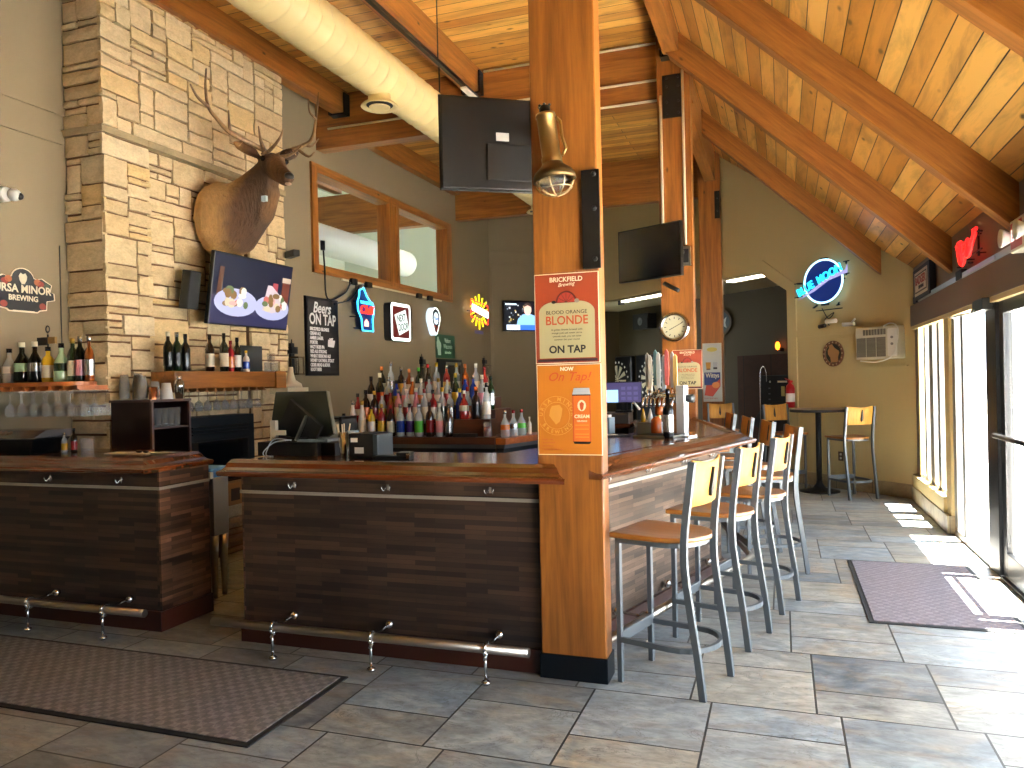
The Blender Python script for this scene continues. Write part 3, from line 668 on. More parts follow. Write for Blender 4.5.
# ------------------------------------------------------------------ bar stools
def stool(label, loc, rz, group=None):
    """faces +y; origin on the floor at the middle of the seat"""
    t = thing('bar_stool', label, 'bar stool', loc, rz, group)
    hw, fr, bk = .185, .21, -.16
    out = [(-hw-.02, fr+.015), (hw+.02, fr+.015)]
    out += [(hw+.02, -.03)]+[((hw+.02)*math.cos(rad(a)), -.03-.19*math.sin(rad(a))) for a in range(10, 180, 10)]+[(-hw-.02, -.03)]
    # saddle seat: grid clipped to the outline by scaling rows
    g = G(); nx, ny = 14, 14; top = []; bot = []
    def halfw(y):
        if y > -.03: return hw+.02
        s = (-.03-y)/.19; return (hw+.02)*math.sqrt(max(0.02, 1-s*s))
    for j in range(ny+1):
        y = fr+.015-(fr+.015+.22)*j/ny; W = halfw(y)
        for i in range(nx+1):
            x = -W+2*W*i/nx; rr = ((x/.15)**2+((y+.02)/.15)**2)
            dz = -.016*math.exp(-rr*.9)+(.006 if y > fr-.03 else 0)*0
            top.append((x, y, .752+dz)); bot.append((x*.985, y, .726))
    n = nx+1; fs = []
    for j in range(ny):
        for i in range(nx):
            a = j*n+i; fs.append((a, a+n, a+n+1, a+1)); b = a+len(top); fs.append((b, b+1, b+n+1, b+n))
    edge = [i for i in range(n)]+[j*n+nx for j in range(1, ny+1)]+[ny*n+i for i in range(nx-1, -1, -1)]+[j*n for j in range(ny-1, 0, -1)]
    K = len(edge)
    for q in range(K): a, b = edge[q], edge[(q+1) % K]; fs.append((a, b, b+len(top), a+len(top)))
    g.add(top+bot, fs, True); s = g.build('seat', SEATW, t); s.modifiers.new('b', 'BEVEL').width = .006; s.modifiers['b'].angle_limit = rad(50)
    for x in (-hw+.01, hw-.01):
        g = G(); g.bar([(x, fr-.02, 0), (x, fr-.02, .725)], .026, .026, (0, 1, 0)); g.build('leg', GREYM, t, bevel=.002)
    for sx in (-1, 1):
        pts = [(sx*.185, -.245, 0), (sx*.185, -.222, .2), (sx*.186, -.19, .42), (sx*.187, -.168, .6), (sx*.188, -.168, .74), (sx*.187, -.185, .9), (sx*.185, -.215, 1.12)]
        g = G(); g.bar(smooth_path(pts, 4), .024, .034, (0, 1, 0)); g.build('leg', GREYM, t, bevel=.002)
    g = G()      # seat ring
    g.bar([(-hw+.01, fr-.02, .712), (hw-.01, fr-.02, .712)], .022, .024)
    ring = [(hw-.0, fr-.02, .712), (hw-.0, -.05, .712)]+[((hw)*math.cos(rad(a)), -.05-.14*math.sin(rad(a)), .712) for a in range(15, 180, 15)]+[(-hw, -.05, .712), (-hw, fr-.02, .712)]
    g.bar(ring, .02, .022); g.build('seat_frame', GREYM, t)
    g = G()      # foot ring
    ring = [(hw-.005, fr-.02, .215), (hw-.0, -.08, .215)]+[((hw)*math.cos(rad(a)), -.09-.16*math.sin(rad(a)), .215) for a in range(15, 180, 15)]+[(-hw, -.08, .215), (-hw+.005, fr-.02, .215)]
    g.bar(ring, .018, .026); g.build('foot_ring', GREYM, t)
    g = G(); g.box(-hw+.01, hw-.01, fr-.035, fr-.012, .2, .255); g.build('footrest', GREYM, t, bevel=.003)
    # curved back panel between the posts with a slim pointed cut-out near one side
    g = G(); w2 = .172; nxx = 12; vs = []
    for i in range(nxx+1):
        x = -w2+2*w2*i/nxx; c = .028*(1-(x/w2)**2)
        for z, yy in ((.90, -.186), (1.115, -.214)):
            zz = z-(.018*(1-(x/w2)**2) if z > 1 else 0)
            for th in (0, .013): vs.append((x, yy-c+th+.0, zz+(.012 if z > 1 else 0)))
    fs = []
    for i in range(nxx):
        a = i*4; b = a+4; fs += [(a, b, b+2, a+2), (a+1, a+3, b+3, b+1), (a, a+1, b+1, b), (a+2, b+2, b+3, a+3)]
    fs += [(0, 2, 3, 1), (nxx*4, nxx*4+1, nxx*4+3, nxx*4+2)]
    g.add(vs, fs, True); o = g.build('backrest', BACKW, t); o.modifiers.new('b', 'BEVEL').width = .003
    g = G(); cut = [(.0, .0), (.016, .012), (.02, .04), (.012, .09), (.004, .125), (-.002, .085), (-.008, .03)]
    g.prism([(x*1.1, z*1.15) for x, z in cut], -.0165, .0165, 'xz'); g.build('cutout', BLACKM, t, loc=(0, -.2185, .94), rot=(rad(7), 0, 0))
    return t
A1, A2 = math.atan2(.96, .28), math.atan2(.96, -.28)
def sp(cx, cy, i): return (cx+i*.175, cy+i*.74, 0)
s1 = stool('honey wood bar stool nearest the front timber post', (-.56, 3.925, 0), rad(73.5))
lb = ['bar stool second from the front post on the near bar side', 'third bar stool along the near bar side, by the pointed bar corner']
for i in (1, 2): dup(s1, sp(-.56, 3.925, i*1.0), rad(73.5), lb[i-1])
base = Vector((.157, 6.265)); fd = Vector((-.96, -.28)); sd = Vector((.28, -.96))
c4 = base+fd*.245+sd*-.185*-1*0
lb = ['bar stool just past the pointed bar corner, nearest of the four with shaded backs', 'second bar stool past the bar corner, its back in shade', 'third bar stool past the bar corner, its back in shade', 'farthest bar stool along the bar, close to the middle post']
for i in range(4):
    near = base+Vector((-.27, .96))*.74*i                       # its near rear foot
    cc = near+fd*.245+Vector((-.28, .96))*.185
    dup(s1, (cc.x, cc.y, 0), rad(106.3), lb[i])
dup(s1, (.775, 10.32, 0), rad(30), 'bar stool at the right of the high table beside the yellow wall')
dup(s1, (.02, 11.0, 0), rad(215), 'bar stool at left of the high table, behind its edge, facing away')
dup(s1, (-.8, 11.6, 0), rad(200), 'orange-backed bar stool standing before the farthest post')
# high pub table
ht = thing('pub_table', 'small round high table with black pedestal near the yellow wall', 'table', (.43, 10.72, 0))
g = G(); g.lathe([(.34, 1.04), (.345, 1.05), (.345, 1.07), (.335, 1.075), (0.001, 1.076)], n=32); g.build('tabletop', mat('worn_tabletop', '#8d7a5c', .35), ht)
g = G(); g.lathe([(.343, 1.035), (.349, 1.04), (.349, 1.066), (.344, 1.07)], n=32, cap=False); g.build('edge_band', BLACKM, ht)
g = G(); g.lathe([(.035, .06), (.035, 1.04)], n=14); g.build('column', IRON, ht)
g = G(); g.lathe([(.25, 0), (.25, .012), (.2, .025), (.08, .05), (.04, .11), (.036, .14)], n=28); g.build('foot', IRON, ht)
# ================================================================== things on the walls and in the timber frame
def em(name, c, s=1.5): return mat(name, tuple(x*.12 for x in lin(c)[:3]), .4, em=c, es=s)
def inner_window():
    w = bpy.data.objects.new('window_4', None); C.objects.link(w); w.location = (XL, 0, 0); struct(w)
    FR = BEAM['y']; g = G()
    g.box(-.02, .03, wy0-.08, wy1+.08, wz1-.02, wz1+.09); g.box(-.02, .03, wy0-.08, wy1+.08, wz0-.09, wz0+.02)
    g.box(-.19, .0, wy0, wy1, wz1-.02, wz1); g.box(-.19, .0, wy0, wy1, wz0, wz0+.02)
    g.build('window_frame', FR, w)
    g = G()
    for a, b in ((wy0-.08, wy0+.04), (10.24, 10.33), (10.45, 10.54), (wy1-.12, wy1+.08)): g.box(-.02, .032, a, b, wz0-.05, wz1+.05); g.box(-.19, 0, a+.02, b-.02, wz0, wz1)
    g.box(-.1, .02, 10.3, 10.48, wz0, wz1); g.build('window_frame', POST, w)
    g = G(); g.box(-.1, -.094, wy0, wy1, wz0, wz1); g.build('window_glass', pane('inner_window_glass', .05), w)
inner_window()
beam(-10.3, XL-.25, 13.2, 13.4, 4.5, 5.25, 'x', 'timber girder of the next room seen through the inner window', 'girder')
o = beam(-8.2, -8.05, 9.4, 13.15, 5.25, 5.5, 'y', 'sloping grey timber brace of the next room behind the inner window', 'brace', cat='brace')
t = tubes('air_duct', 'pale round air duct of the next room seen through the inner window', 'duct', [[(-7.6, 8, 4.08), (-7.6, 14.9, 4.08)]], .27, mat('pale_duct_paint', '#c3c6bf', .45), n=28)
# main spiral duct, with ribs
def spiral_duct():
    t = thing('air_duct', 'long cream spiral air duct running under the ceiling beams', 'duct', (-3.33, 0, 4.27))
    g = G(); n = 32; y = -5.0; vs = []; prof = []
    while y < 12.6:
        prof += [(y, .208), (y+.13, .208), (y+.138, .2125), (y+.15, .2125), (y+.158, .208)]; y += .17
    for yy, r in prof:
        for j in range(n): a = 2*PI*j/n; vs.append((r*math.cos(a), yy+.027*a/PI, r*math.sin(a)))
    fs = [(i*n+j, (i+1)*n+j, (i+1)*n+(j+1) % n, i*n+(j+1) % n) for i in range(len(prof)-1) for j in range(n)]
    g.add(vs, fs, True); g.face([j for j in range(n)]); g.face([(len(prof)-1)*n+j for j in range(n)])
    g.build('spiral_tube', mat('cream_duct_paint', '#e0ca90', .45), t)
    for y in (6.1, 10.8):
        g = G(); g.lathe([(.1, -.17), (.1, -.25), (.145, -.262), (.168, -.285), (.16, -.293), (.13, -.28), (.1, -.268), (.06, -.262)], (0, y, 0), 28, cap=False)
        dn = g.build('round_diffuser', MATS['cream_duct_paint'], t)
        g = G(); g.lathe([(.094, -.29), (.09, -.3), (.07, -.292), (.04, -.285), (.001, -.283)], (0, y, 0), 28, cap=False); g.build('diffuser_cone', MATS['cream_duct_paint'], dn)
        g = G(); g.lathe([(.125, -.275), (.001, -.276)], (0, y, 0), 20, cap=False); g.build('dark_opening', BLACKM, dn)
    for y in (-3, 0, 3.1, 5.2, 7.4, 9.9, 12.2):
        g = G(); g.tube([(.0, y, .2), (.0, y, .58 if y < 8 else .86)], .008, 6); g.build('hanger_rod', IRON, t)
spiral_duct()
tr = thing('track_rail', 'thin black track rail hung beside the cream duct', 'rail', (-2.98, 0, 4.5))
g = G(); g.box(-.02, .02, -4, 7.6, 0, .035); g.build('rail', IRON, tr)
for y in (-2, 1, 3.6, 6.6):
    g = G(); g.tube([(0, y, .03), (0, y, .645)], .006, 6); g.build('hanger_rod', IRON, tr)
g = G(); g.box(-.03, .03, 7.2, 7.6, -.02, .0); g.build('clip', WHITE, tr)
# ------------------------------------------------------------------ televisions
def tv(name, label, loc, rz, w, h, back=False, tilt=0., th=.045):
    t = thing(name, label, 'television', loc, rz, tilt=(tilt, 0))
    g = G(); g.box(-w/2, w/2, 0, th, -h/2, h/2); g.build('bezel', DARK, t, bevel=.004)
    g = G(); g.box(-w*.35, w*.35, th, th+.05, -h*.42, h*.2); g.build('back_housing', BLACKM, t, bevel=.01)
    return t
def wallarm(t, pts, r=.018):
    g = G(); g.tube(pts, r, 8); g.build('mount_arm', IRON, t)
# television with its back to us, left of the front post (screen faces into the bar)
D0 = Vector((.83, .555)); 
t = thing('television', 'big television seen from behind, hung left of the front post', 'television', (-1.5, 4.47, 2.95), math.atan2(.555, .83)+PI)
w_, h_ = .97, .57
g = G(); g.box(-w_/2, w_/2, 0, .012, -h_/2, h_/2); g.build('bezel', DARK, t, bevel=.004)
g = G(); g.box(-w_/2+.01, w_/2-.01, .0121, .03, -h_/2+.01, h_/2-.01); g.build('back_cover', mat('glossy_brown_black', '#090706', .5), t, bevel=.01)
g = G(); g.box(-.2, .2, .0305, .04, -.22, -.0); g.build('back_housing', MATS['glossy_brown_black'], t, bevel=.004)
g = G(); g.box(.06, .14, .0305, .032, -.0+.02, .07); g.build('sticker', WHITE, t)
g = G(); g.box(-.3, -.24, .0305, .033, -.17, -.08); g.build('sticker', mat('green_sticker', '#8fae3a', .5), t)
g = G(); g.box(-.32, -.28, .03, .055, -.26, .26); g.box(-.16, -.12, .03, .055, -.26, .26); g.box(-.34, -.1, .056, .07, -.07, .07); g.build('mount_plate', IRON, t)
g = G(); g.bar([(-.22, .07, .0), (-.1, .3, .0), (-.3, .48, 0)], .035, .06); g.tube(smooth_path([(-.2, .05, .2), (-.26, .08, 0), (-.2, .06, -.2), (-.3, .1, -.26)]), .006, 6); g.build('mount_arm', IRON, t)
# television on the chimney
t = tv('television', 'tilted television on the stone chimney showing two plates of food', (-4.8, 6.2, 2.42), rad(90), 1.16, .66, tilt=rad(9))
def pic(nm, m, poly, y=-.001, p=None, d=.0015):
    g = G(); g.prism(poly, y-d, y, 'xz'); return g.build(nm, m, p)
def quad(x0, x1, z0, z1): return [(x0, z0), (x1, z0), (x1, z1), (x0, z1)]
def ell(cx, cz, rx, rz_, n=22): return [(cx+rx*math.cos(2*PI*i/n), cz+rz_*math.sin(2*PI*i/n)) for i in range(n)]
SCR = em('screen_dark_blue', '#12162c', .6)
pic('screen_picture', SCR, quad(-.575, .575, -.315, .315), 0, t)
pic('picture_table', em('screen_slate', '#2c2c50', .5), quad(-.575, .575, -.315, -.06), -.002, t)
pic('picture_beer', em('screen_amber', '#6a4430', .4), [(-.52, -.1), (-.46, -.1), (-.44, .2), (-.5, .2)], -.004, t)
pic('picture_beer', em('screen_brown', '#7a3a2a', .4), [(.42, -.12), (.54, -.12), (.55, .17), (.43, .17)], -.004, t)
pic('picture_foam', em('screen_cream', '#d8c0a8', .45), [(.42, .15), (.555, .15), (.56, .2), (.42, .2)], -.006, t)
pic('picture_cup', em('screen_red', '#a04048', .6), quad(.28, .36, .02, .13), -.004, t)
PLT = em('screen_plate', '#b0b2d4', .55)
pic('picture_plate', PLT, ell(-.24, -.11, .3, .13), -.005, t); pic('picture_plate', PLT, ell(.3, -.12, .27, .12), -.005, t)
rr = random.Random(3)
for (cx, cz) in ((-.24, -.06), (.33, -.07)):
    for i in range(16):
        c = rr.choice(['#e0a8a0', '#c86a60', '#d8c8a8', '#e8e0d0', '#8a6a40', '#6a7a50'])
        pic('picture_food', em('screen_food_'+c[1:], c, .5), ell(cx+rr.uniform(-.16, .16), cz+rr.uniform(-.07, .08), rr.uniform(.025, .06), rr.uniform(.02, .045), 9), -.007-.0001*i, t, .001)
pic('picture_pie', em('screen_pie', '#c8b8bc', .55), [(.14, -.15), (.2, .1), (.26, .1), (.5, -.04), (.5, -.12), (.3, -.17)], -.006, t)
wallarm(t, [(0, .05, 0), (-.1, .15, .02), (0, .24, .04)], .025)
g = G(); g.box(-.74, -.6, .1, .2, -.22, .12); g.build('cable_box', BLACKM, t, bevel=.01)
# television on the middle post
t = tv('television', 'switched-off black television hung on the middle post', (-1.28, 8.0, 2.815), rad(-28), .8, .55, tilt=rad(0))
pic('dark_screen', mat('screen_off', '#0c1114', .12), quad(-.385, .385, -.262, .262), 0, t)
wallarm(t, [(.1, .05, 0), (.2, .14, -.02), (.25, .26, 0)], .02)
g = G(); g.tube([(.16, .04, -.33), (.32, .06, -.42)], .022, 8); g.build('sensor_bar', BLACKM, t)
# far-left chamfer television
cx, cy = XL+.48, 14.44+.48
t = tv('television', 'small lit television on the far wall showing a man in a light blue shirt', (cx+.09, cy-.09, 2.83), rad(45), .9, .62)
pic('screen_picture', em('screen_night', '#0d0f18', .8), quad(-.42, .42, -.28, .28), 0, t)
for i in range(26):
    c = rr.choice(['#d8dce0', '#8a98a8', '#c8a860', '#50606c'])
    pic('picture_crowd', em('screen_crowd_'+c[1:], c, .7), quad(*(lambda a, b: (a, a+rr.uniform(.015, .04), b, b+rr.uniform(.015, .04)))(rr.uniform(-.4, .05), rr.uniform(-.15, .22))), -.002, t)
pic('picture_shirt', em('screen_shirt_blue', '#7aa8e0', 1.), [(-.16, -.2), (-.12, -.06), (-.02, .03), (.1, .06), (.3, .0), (.38, -.2)], -.004, t)
pic('picture_face', em('screen_skin', '#d8a898', 1.), ell(.1, .13, .085, .11), -.006, t)
pic('picture_hair', em('screen_hair', '#4a3830', .6), [(.01, .18), (.03, .25), (.1, .28), (.17, .25), (.19, .18), (.1, .22)], -.008, t)
pic('picture_banner', em('screen_banner_blue', '#2858d8', 1.2), quad(-.08, .42, -.28, -.18), -.006, t); pic('picture_banner', em('screen_banner_white', '#c8dcf0', 1.1), quad(-.38, -.08, -.28, -.18), -.006, t)
pic('picture_caption', em('screen_banner_white', '#c8dcf0', 1.1), quad(-.4, -.15, .22, .25), -.004, t)
# ------------------------------------------------------------------ posters
def poster(name, label, loc, rz, w, h, col, border=None):
    t = thing(name, label, 'poster', loc, rz)
    g = G(); g.box(-w/2, w/2, -.003, 0, -h/2, h/2); g.build('sheet', mat(border or 'poster_white_edge', '#eadfc6', .6) if border is None else border, t)
    pic('ground', col, quad(-w/2+.004, w/2-.004, -h/2+.004, h/2-.004), -.003, t, .0008)
    return t
ORG = mat('burnt_orange_ink', '#8e3616', .55); ORG2 = mat('amber_ink', '#b56a14', .55); KHAKI = mat('khaki_ink', '#aea47a', .6); INK = mat('black_ink', '#1c1512', .6)
RUST = mat('rust_ink', '#b04a1e', .6); CREAM = mat('cream_ink', '#eadcc0', .6); LAMB = mat('light_amber_ink', '#c68838', .6)
def brick_poster(loc, rz, sc_, label):
    t = poster('beer_poster', label, loc, rz, .335*sc_, .455*sc_, ORG)
    k = sc_
    body = [(-.145*k, -.2*k), (.145*k, -.2*k), (.145*k, .03*k)]+[(x*k, z*k) for x, z in arc(.06, .03, .085, 0, 90, 8, .055)]+[(x*k, z*k) for x, z in arc(-.06, .03, .085, 90, 180, 8, .055)]+[(-.145*k, .03*k)]
    pic('pale_panel', KHAKI, body, -.004, t, .0008)
    pic('orange_slice', mat('dark_red_ink', '#5c1710', .6), [(-.055*k, .078*k)]+[(x*k, z*k) for x, z in arc(0, .078, .055, 180, 0, 14, .06)], -.005, t, .0006)
    pic('orange_slice_flesh', mat('blood_red_ink', '#9c3020', .6), [(x*k, z*k) for x, z in arc(0, .08, .046, 180, 0, 14, .05)], -.0058, t, .0005)
    g = G()
    for a in (30, 60, 90, 120, 150): g.box(-.0008*k, .0008*k, -.0068, -.0064, .0, .047*k, Matrix.Translation((0, 0, .08*k)) @ Matrix.Rotation(rad(a-90), 4, 'Y'))
    g.build('slice_lines', INK, t)
    pic('berry', INK, ell(-.065*k, .083*k, .012*k, .008*k, 10), -.0062, t, .0005); pic('berry', mat('grey_ink', '#8a8278', .6), ell(.055*k, .086*k, .013*k, .011*k, 10), -.0062, t, .0005)
    text('word_brickfield', 'BRICKFIELD', .033*k, (0, -.005, .195*k), CREAM, t, bold=.0006*k, sx=1.0)
    text('word_brewing', 'Brewing', .026*k, (.0, -.005, .17*k), CREAM, t, shear=.4, rotz=.08)
    text('word_blood_orange', 'BLOOD ORANGE', .026*k, (0, -.005, .03*k), INK, t, sx=1.05)
    text('word_blonde', 'BLONDE', .062*k, (0, -.005, -.012*k), RUST, t, bold=.001*k, sx=.92)
    for i, l in enumerate(('A golden blonde brewed with', 'orange peel and sweet citrus,', 'smooth malt, you can taste', 'summer this year round')):
        text('small_print', l, .0135*k, (0, -.005, (-.057-.0165*i)*k), INK, t)
    text('word_on_tap', 'ON TAP', .052*k, (0, -.005, -.158*k), INK, t, bold=.0014*k)
    pic('footer_band', mat('dark_plum_ink', '#3a1c24', .6), quad(-.155*k, .155*k, -.218*k, -.205*k), -.005, t, .0006)
    return t
brick_poster((-1.018, 3.757, 1.83), 0, 1., 'rust red beer poster on the front post, upper of the two')
brick_poster((-.93, 8.197, 1.6), 0, .9, 'rust red beer poster low on the middle post behind the tap handles')
t = poster('beer_poster', 'amber poster with a drawn beer can on the front post, lower of the two', (-1.015, 3.757, 1.369), 0, .335, .458, ORG2)
text('word_now', 'NOW', .026, (-.008, -.005, .205), CREAM, t, bold=.001)
text('word_on_tap', 'On Tap!', .062, (0, -.005, .165), RUST, t, shear=.35, bold=.0006, sx=1.05)
g = G()
for r in (.098, .068): g.tube([(-.065+r*math.cos(a*PI/24), -.0045, -.03+r*math.sin(a*PI/24)) for a in range(48)], .0012, 4, closed=True)
g.build('emblem_rings', LAMB, t)
def ringtext(s, cx, cz, r, a0, a1, size, m, p, flip=False):
    for i, c in enumerate(s):
        if c == ' ': continue
        a = rad(a0+(a1-a0)*i/max(1, len(s)-1)); text('ring_letter', c, size, (cx+r*math.cos(a), -.0045, cz+r*math.sin(a)), m, p, rotz=a-PI/2+(PI if flip else 0), bold=.0008)
ringtext('URSA MINOR', -.065, -.03, .083, 175, 5, .027, LAMB, t); ringtext('BREWING', -.065, -.03, .083, 215, 325, .025, LAMB, t, True)
pic('bear_head_emblem', LAMB, [(-.1, -.0), (-.09, .02), (-.05, .025), (-.035, .005), (-.04, -.03), (-.05, -.06), (-.07, -.075), (-.09, -.05), (-.105, -.03)], -.0045, t, .0006)
pic('can_lid', mat('silver_ink', '#b4b8bc', .4), [(.018, .075), (.112, .075), (.106, .108), (.026, .108)], -.005, t, .0008)
pic('can_body', mat('can_orange_ink', '#c8641e', .5), quad(.018, .112, -.16, .075), -.005, t, .0008)
pic('can_body_edge', RUST, quad(.018, .024, -.16, .075), -.006, t, .0005); pic('can_body_edge', RUST, quad(.106, .112, -.16, .075), -.006, t, .0005)
pic('can_rim', INK, quad(.018, .112, .07, .076), -.0065, t, .0005); pic('can_rim', INK, [(.018, -.16), (.112, -.16), (.104, -.172), (.026, -.172)], -.0065, t, .0005)
pic('can_emblem', CREAM, ell(.066, .02, .022, .028, 16), -.0065, t, .0005); pic('can_emblem_head', RUST, [(.055, .03), (.066, .04), (.078, .03), (.074, .005), (.066, -.006), (.058, .005)], -.0072, t, .0005)
text('word_cream', 'CREAM', .024, (.066, -.0068, -.035), CREAM, t, bold=.0006); text('word_orange', 'ORANGE', .013, (.066, -.0068, -.058), CREAM, t)
g = G(); 
for z in (-.08, -.1, -.125, -.14): g.box(.03, .1, -.0068, -.006, z, z+.004)
g.build('can_stripes', LAMB, t)
for i, l in enumerate(('A light, crisp', 'cream ale with', 'natural flavor', 'ursaminorbrewing.com')): text('small_print', l, .0115, (-.145, -.0045, -.15-.0165*i), RUST, t, 'LEFT')
t = poster('beer_poster', 'white narrow poster with two beer glasses on the farthest post', (-1.035, 12.497, 1.585), 0, .29, .92, mat('pale_grey_print', '#c9cdc8', .6))
pic('headline_patch', mat('yellow_print', '#c9bc5c', .6), ell(0, .36, .08, .035), -.004, t, .001)
pic('blue_block', mat('navy_print', '#2c3a78', .6), quad(-.125, .12, -.2, .0), -.004, t, .001)
text('word_witty', 'Wittys', .1, (-.0, -.006, -.05), CREAM, t, bold=.002, sx=.75)
pic('fruit', mat('red_print', '#b84838', .6), [(-.125, -.36), (-.1, -.2), (0, -.2), (.12, -.1), (.12, -.22), (0, -.38)], -.006, t, .001); pic('fruit', mat('orange_print', '#d88a48', .6), ell(.05, -.2, .06, .05), -.0075, t, .001)
pic('beer_glass', mat('gold_print', '#b8842c', .6), [(-.09, .05), (-.03, .05), (-.02, .16), (-.1, .16)], -.004, t, .001); pic('beer_glass', mat('silver_ink', '#b4b8bc'), [(.02, .05), (.07, .05), (.08, .16), (.01, .16)], -.004, t, .001)
pic('beer_label', INK, quad(.015, .075, .05, .08), -.006, t, .001); pic('glass_foot', mat('brown_print', '#6a4020'), quad(-.09, -.03, .04, .06), -.006, t, .001)
text('small_print', 'GREAT BEER HERE', .025, (-.03, -.004, -.41), RUST, t)
# ------------------------------------------------------------------ vintage lamp on the front post
BRZ = mat('aged_bronze', '#8a6c3e', .38, .85)
t = thing('vintage_lantern', 'bronze industrial caged lantern bolted on the front post', 'lamp', (-1.05, 3.66, 2.6), 0, tilt=(0, rad(-7))); t.scale = (.93, .93, .76)
g = G(); g.lathe([(.001, .31), (.052, .31), (.055, .29), (.05, .285), (.05, .03), (.055, .02), (.055, -.02), (.05, -.03)], n=26, cap=False); g.build('housing', BRZ, t)
g = G(); g.lathe([(.05, .0), (.06, -.03), (.1, -.075), (.112, -.1), (.114, -.13), (.1, -.135), (.09, -.12)], n=30, cap=False); g.build('shade', mat('bronze_shade', '#5c4a2c', .45, .8), t)
g = G(); g.lathe([(.03, .31), (.03, .36), (.001, .362)], n=16, cap=False)
for a in range(6): g.sphere((.028*math.cos(a), .028*math.sin(a), .365), .009, 8)
g.build('cap', IRON, t)
g = G(); g.tube([(.058, 0, .27), (.075, 0, .24), (.072, 0, .14), (.085, 0, .06), (.06, 0, .02)], .009, 8); g.build('side_pipe', BRZ, t)
g = G(); g.lathe([(.068, -.12), (.07, -.15), (.05, -.19), (.001, -.2)], n=20, cap=False); g.build('glass_globe', GLASS, t)
g = G()
for k in range(4):
    a = k*PI/4; g.tube([(.103*math.cos(a)*math.cos(b), .103*math.sin(a)*math.cos(b), -.13-.1*math.sin(b)) for b in [PI*i/12 for i in range(13)]], .0042, 6)
g.tube([(.085*math.cos(b), .085*math.sin(b), -.188) for b in [2*PI*i/24 for i in range(24)]], .004, 6, closed=True); g.build('wire_cage', mat('worn_brass', '#b09a72', .35, .9), t)
g = G(); g.box(-.02, .02, .04, .119, .1, .2); g.build('bracket', BRZ, t)
# dial gauge
t = thing('dial_gauge', 'round chrome dial gauge like a clock on the middle post', 'gauge', (-1.05, 8.195, 2.045), 0)
RX = Matrix.Rotation(rad(90), 4, 'X')
g = G(); g.lathe([(.155, 0), (.16, .04), (.15, .075), (.125, .08), (.12, .05)], n=40, M=RX, cap=False); g.build('bezel', CHROME, t)
g = G(); g.lathe([(.124, .045), (.001, .046)], n=36, M=RX, cap=False); g.build('dial_face', mat('ivory_dial', '#d9d3b0', .5), t)
g = G()
for i in range(12):
    a = i*PI/6; g.box(-.004, .004, -.049, -.047, .085, .105, Matrix.Rotation(a, 4, 'Y'))
g.box(-.003, .003, -.052, -.05, -.06, .09, Matrix.Rotation(rad(62), 4, 'Y')); g.build('marks_and_hand', INK, t)
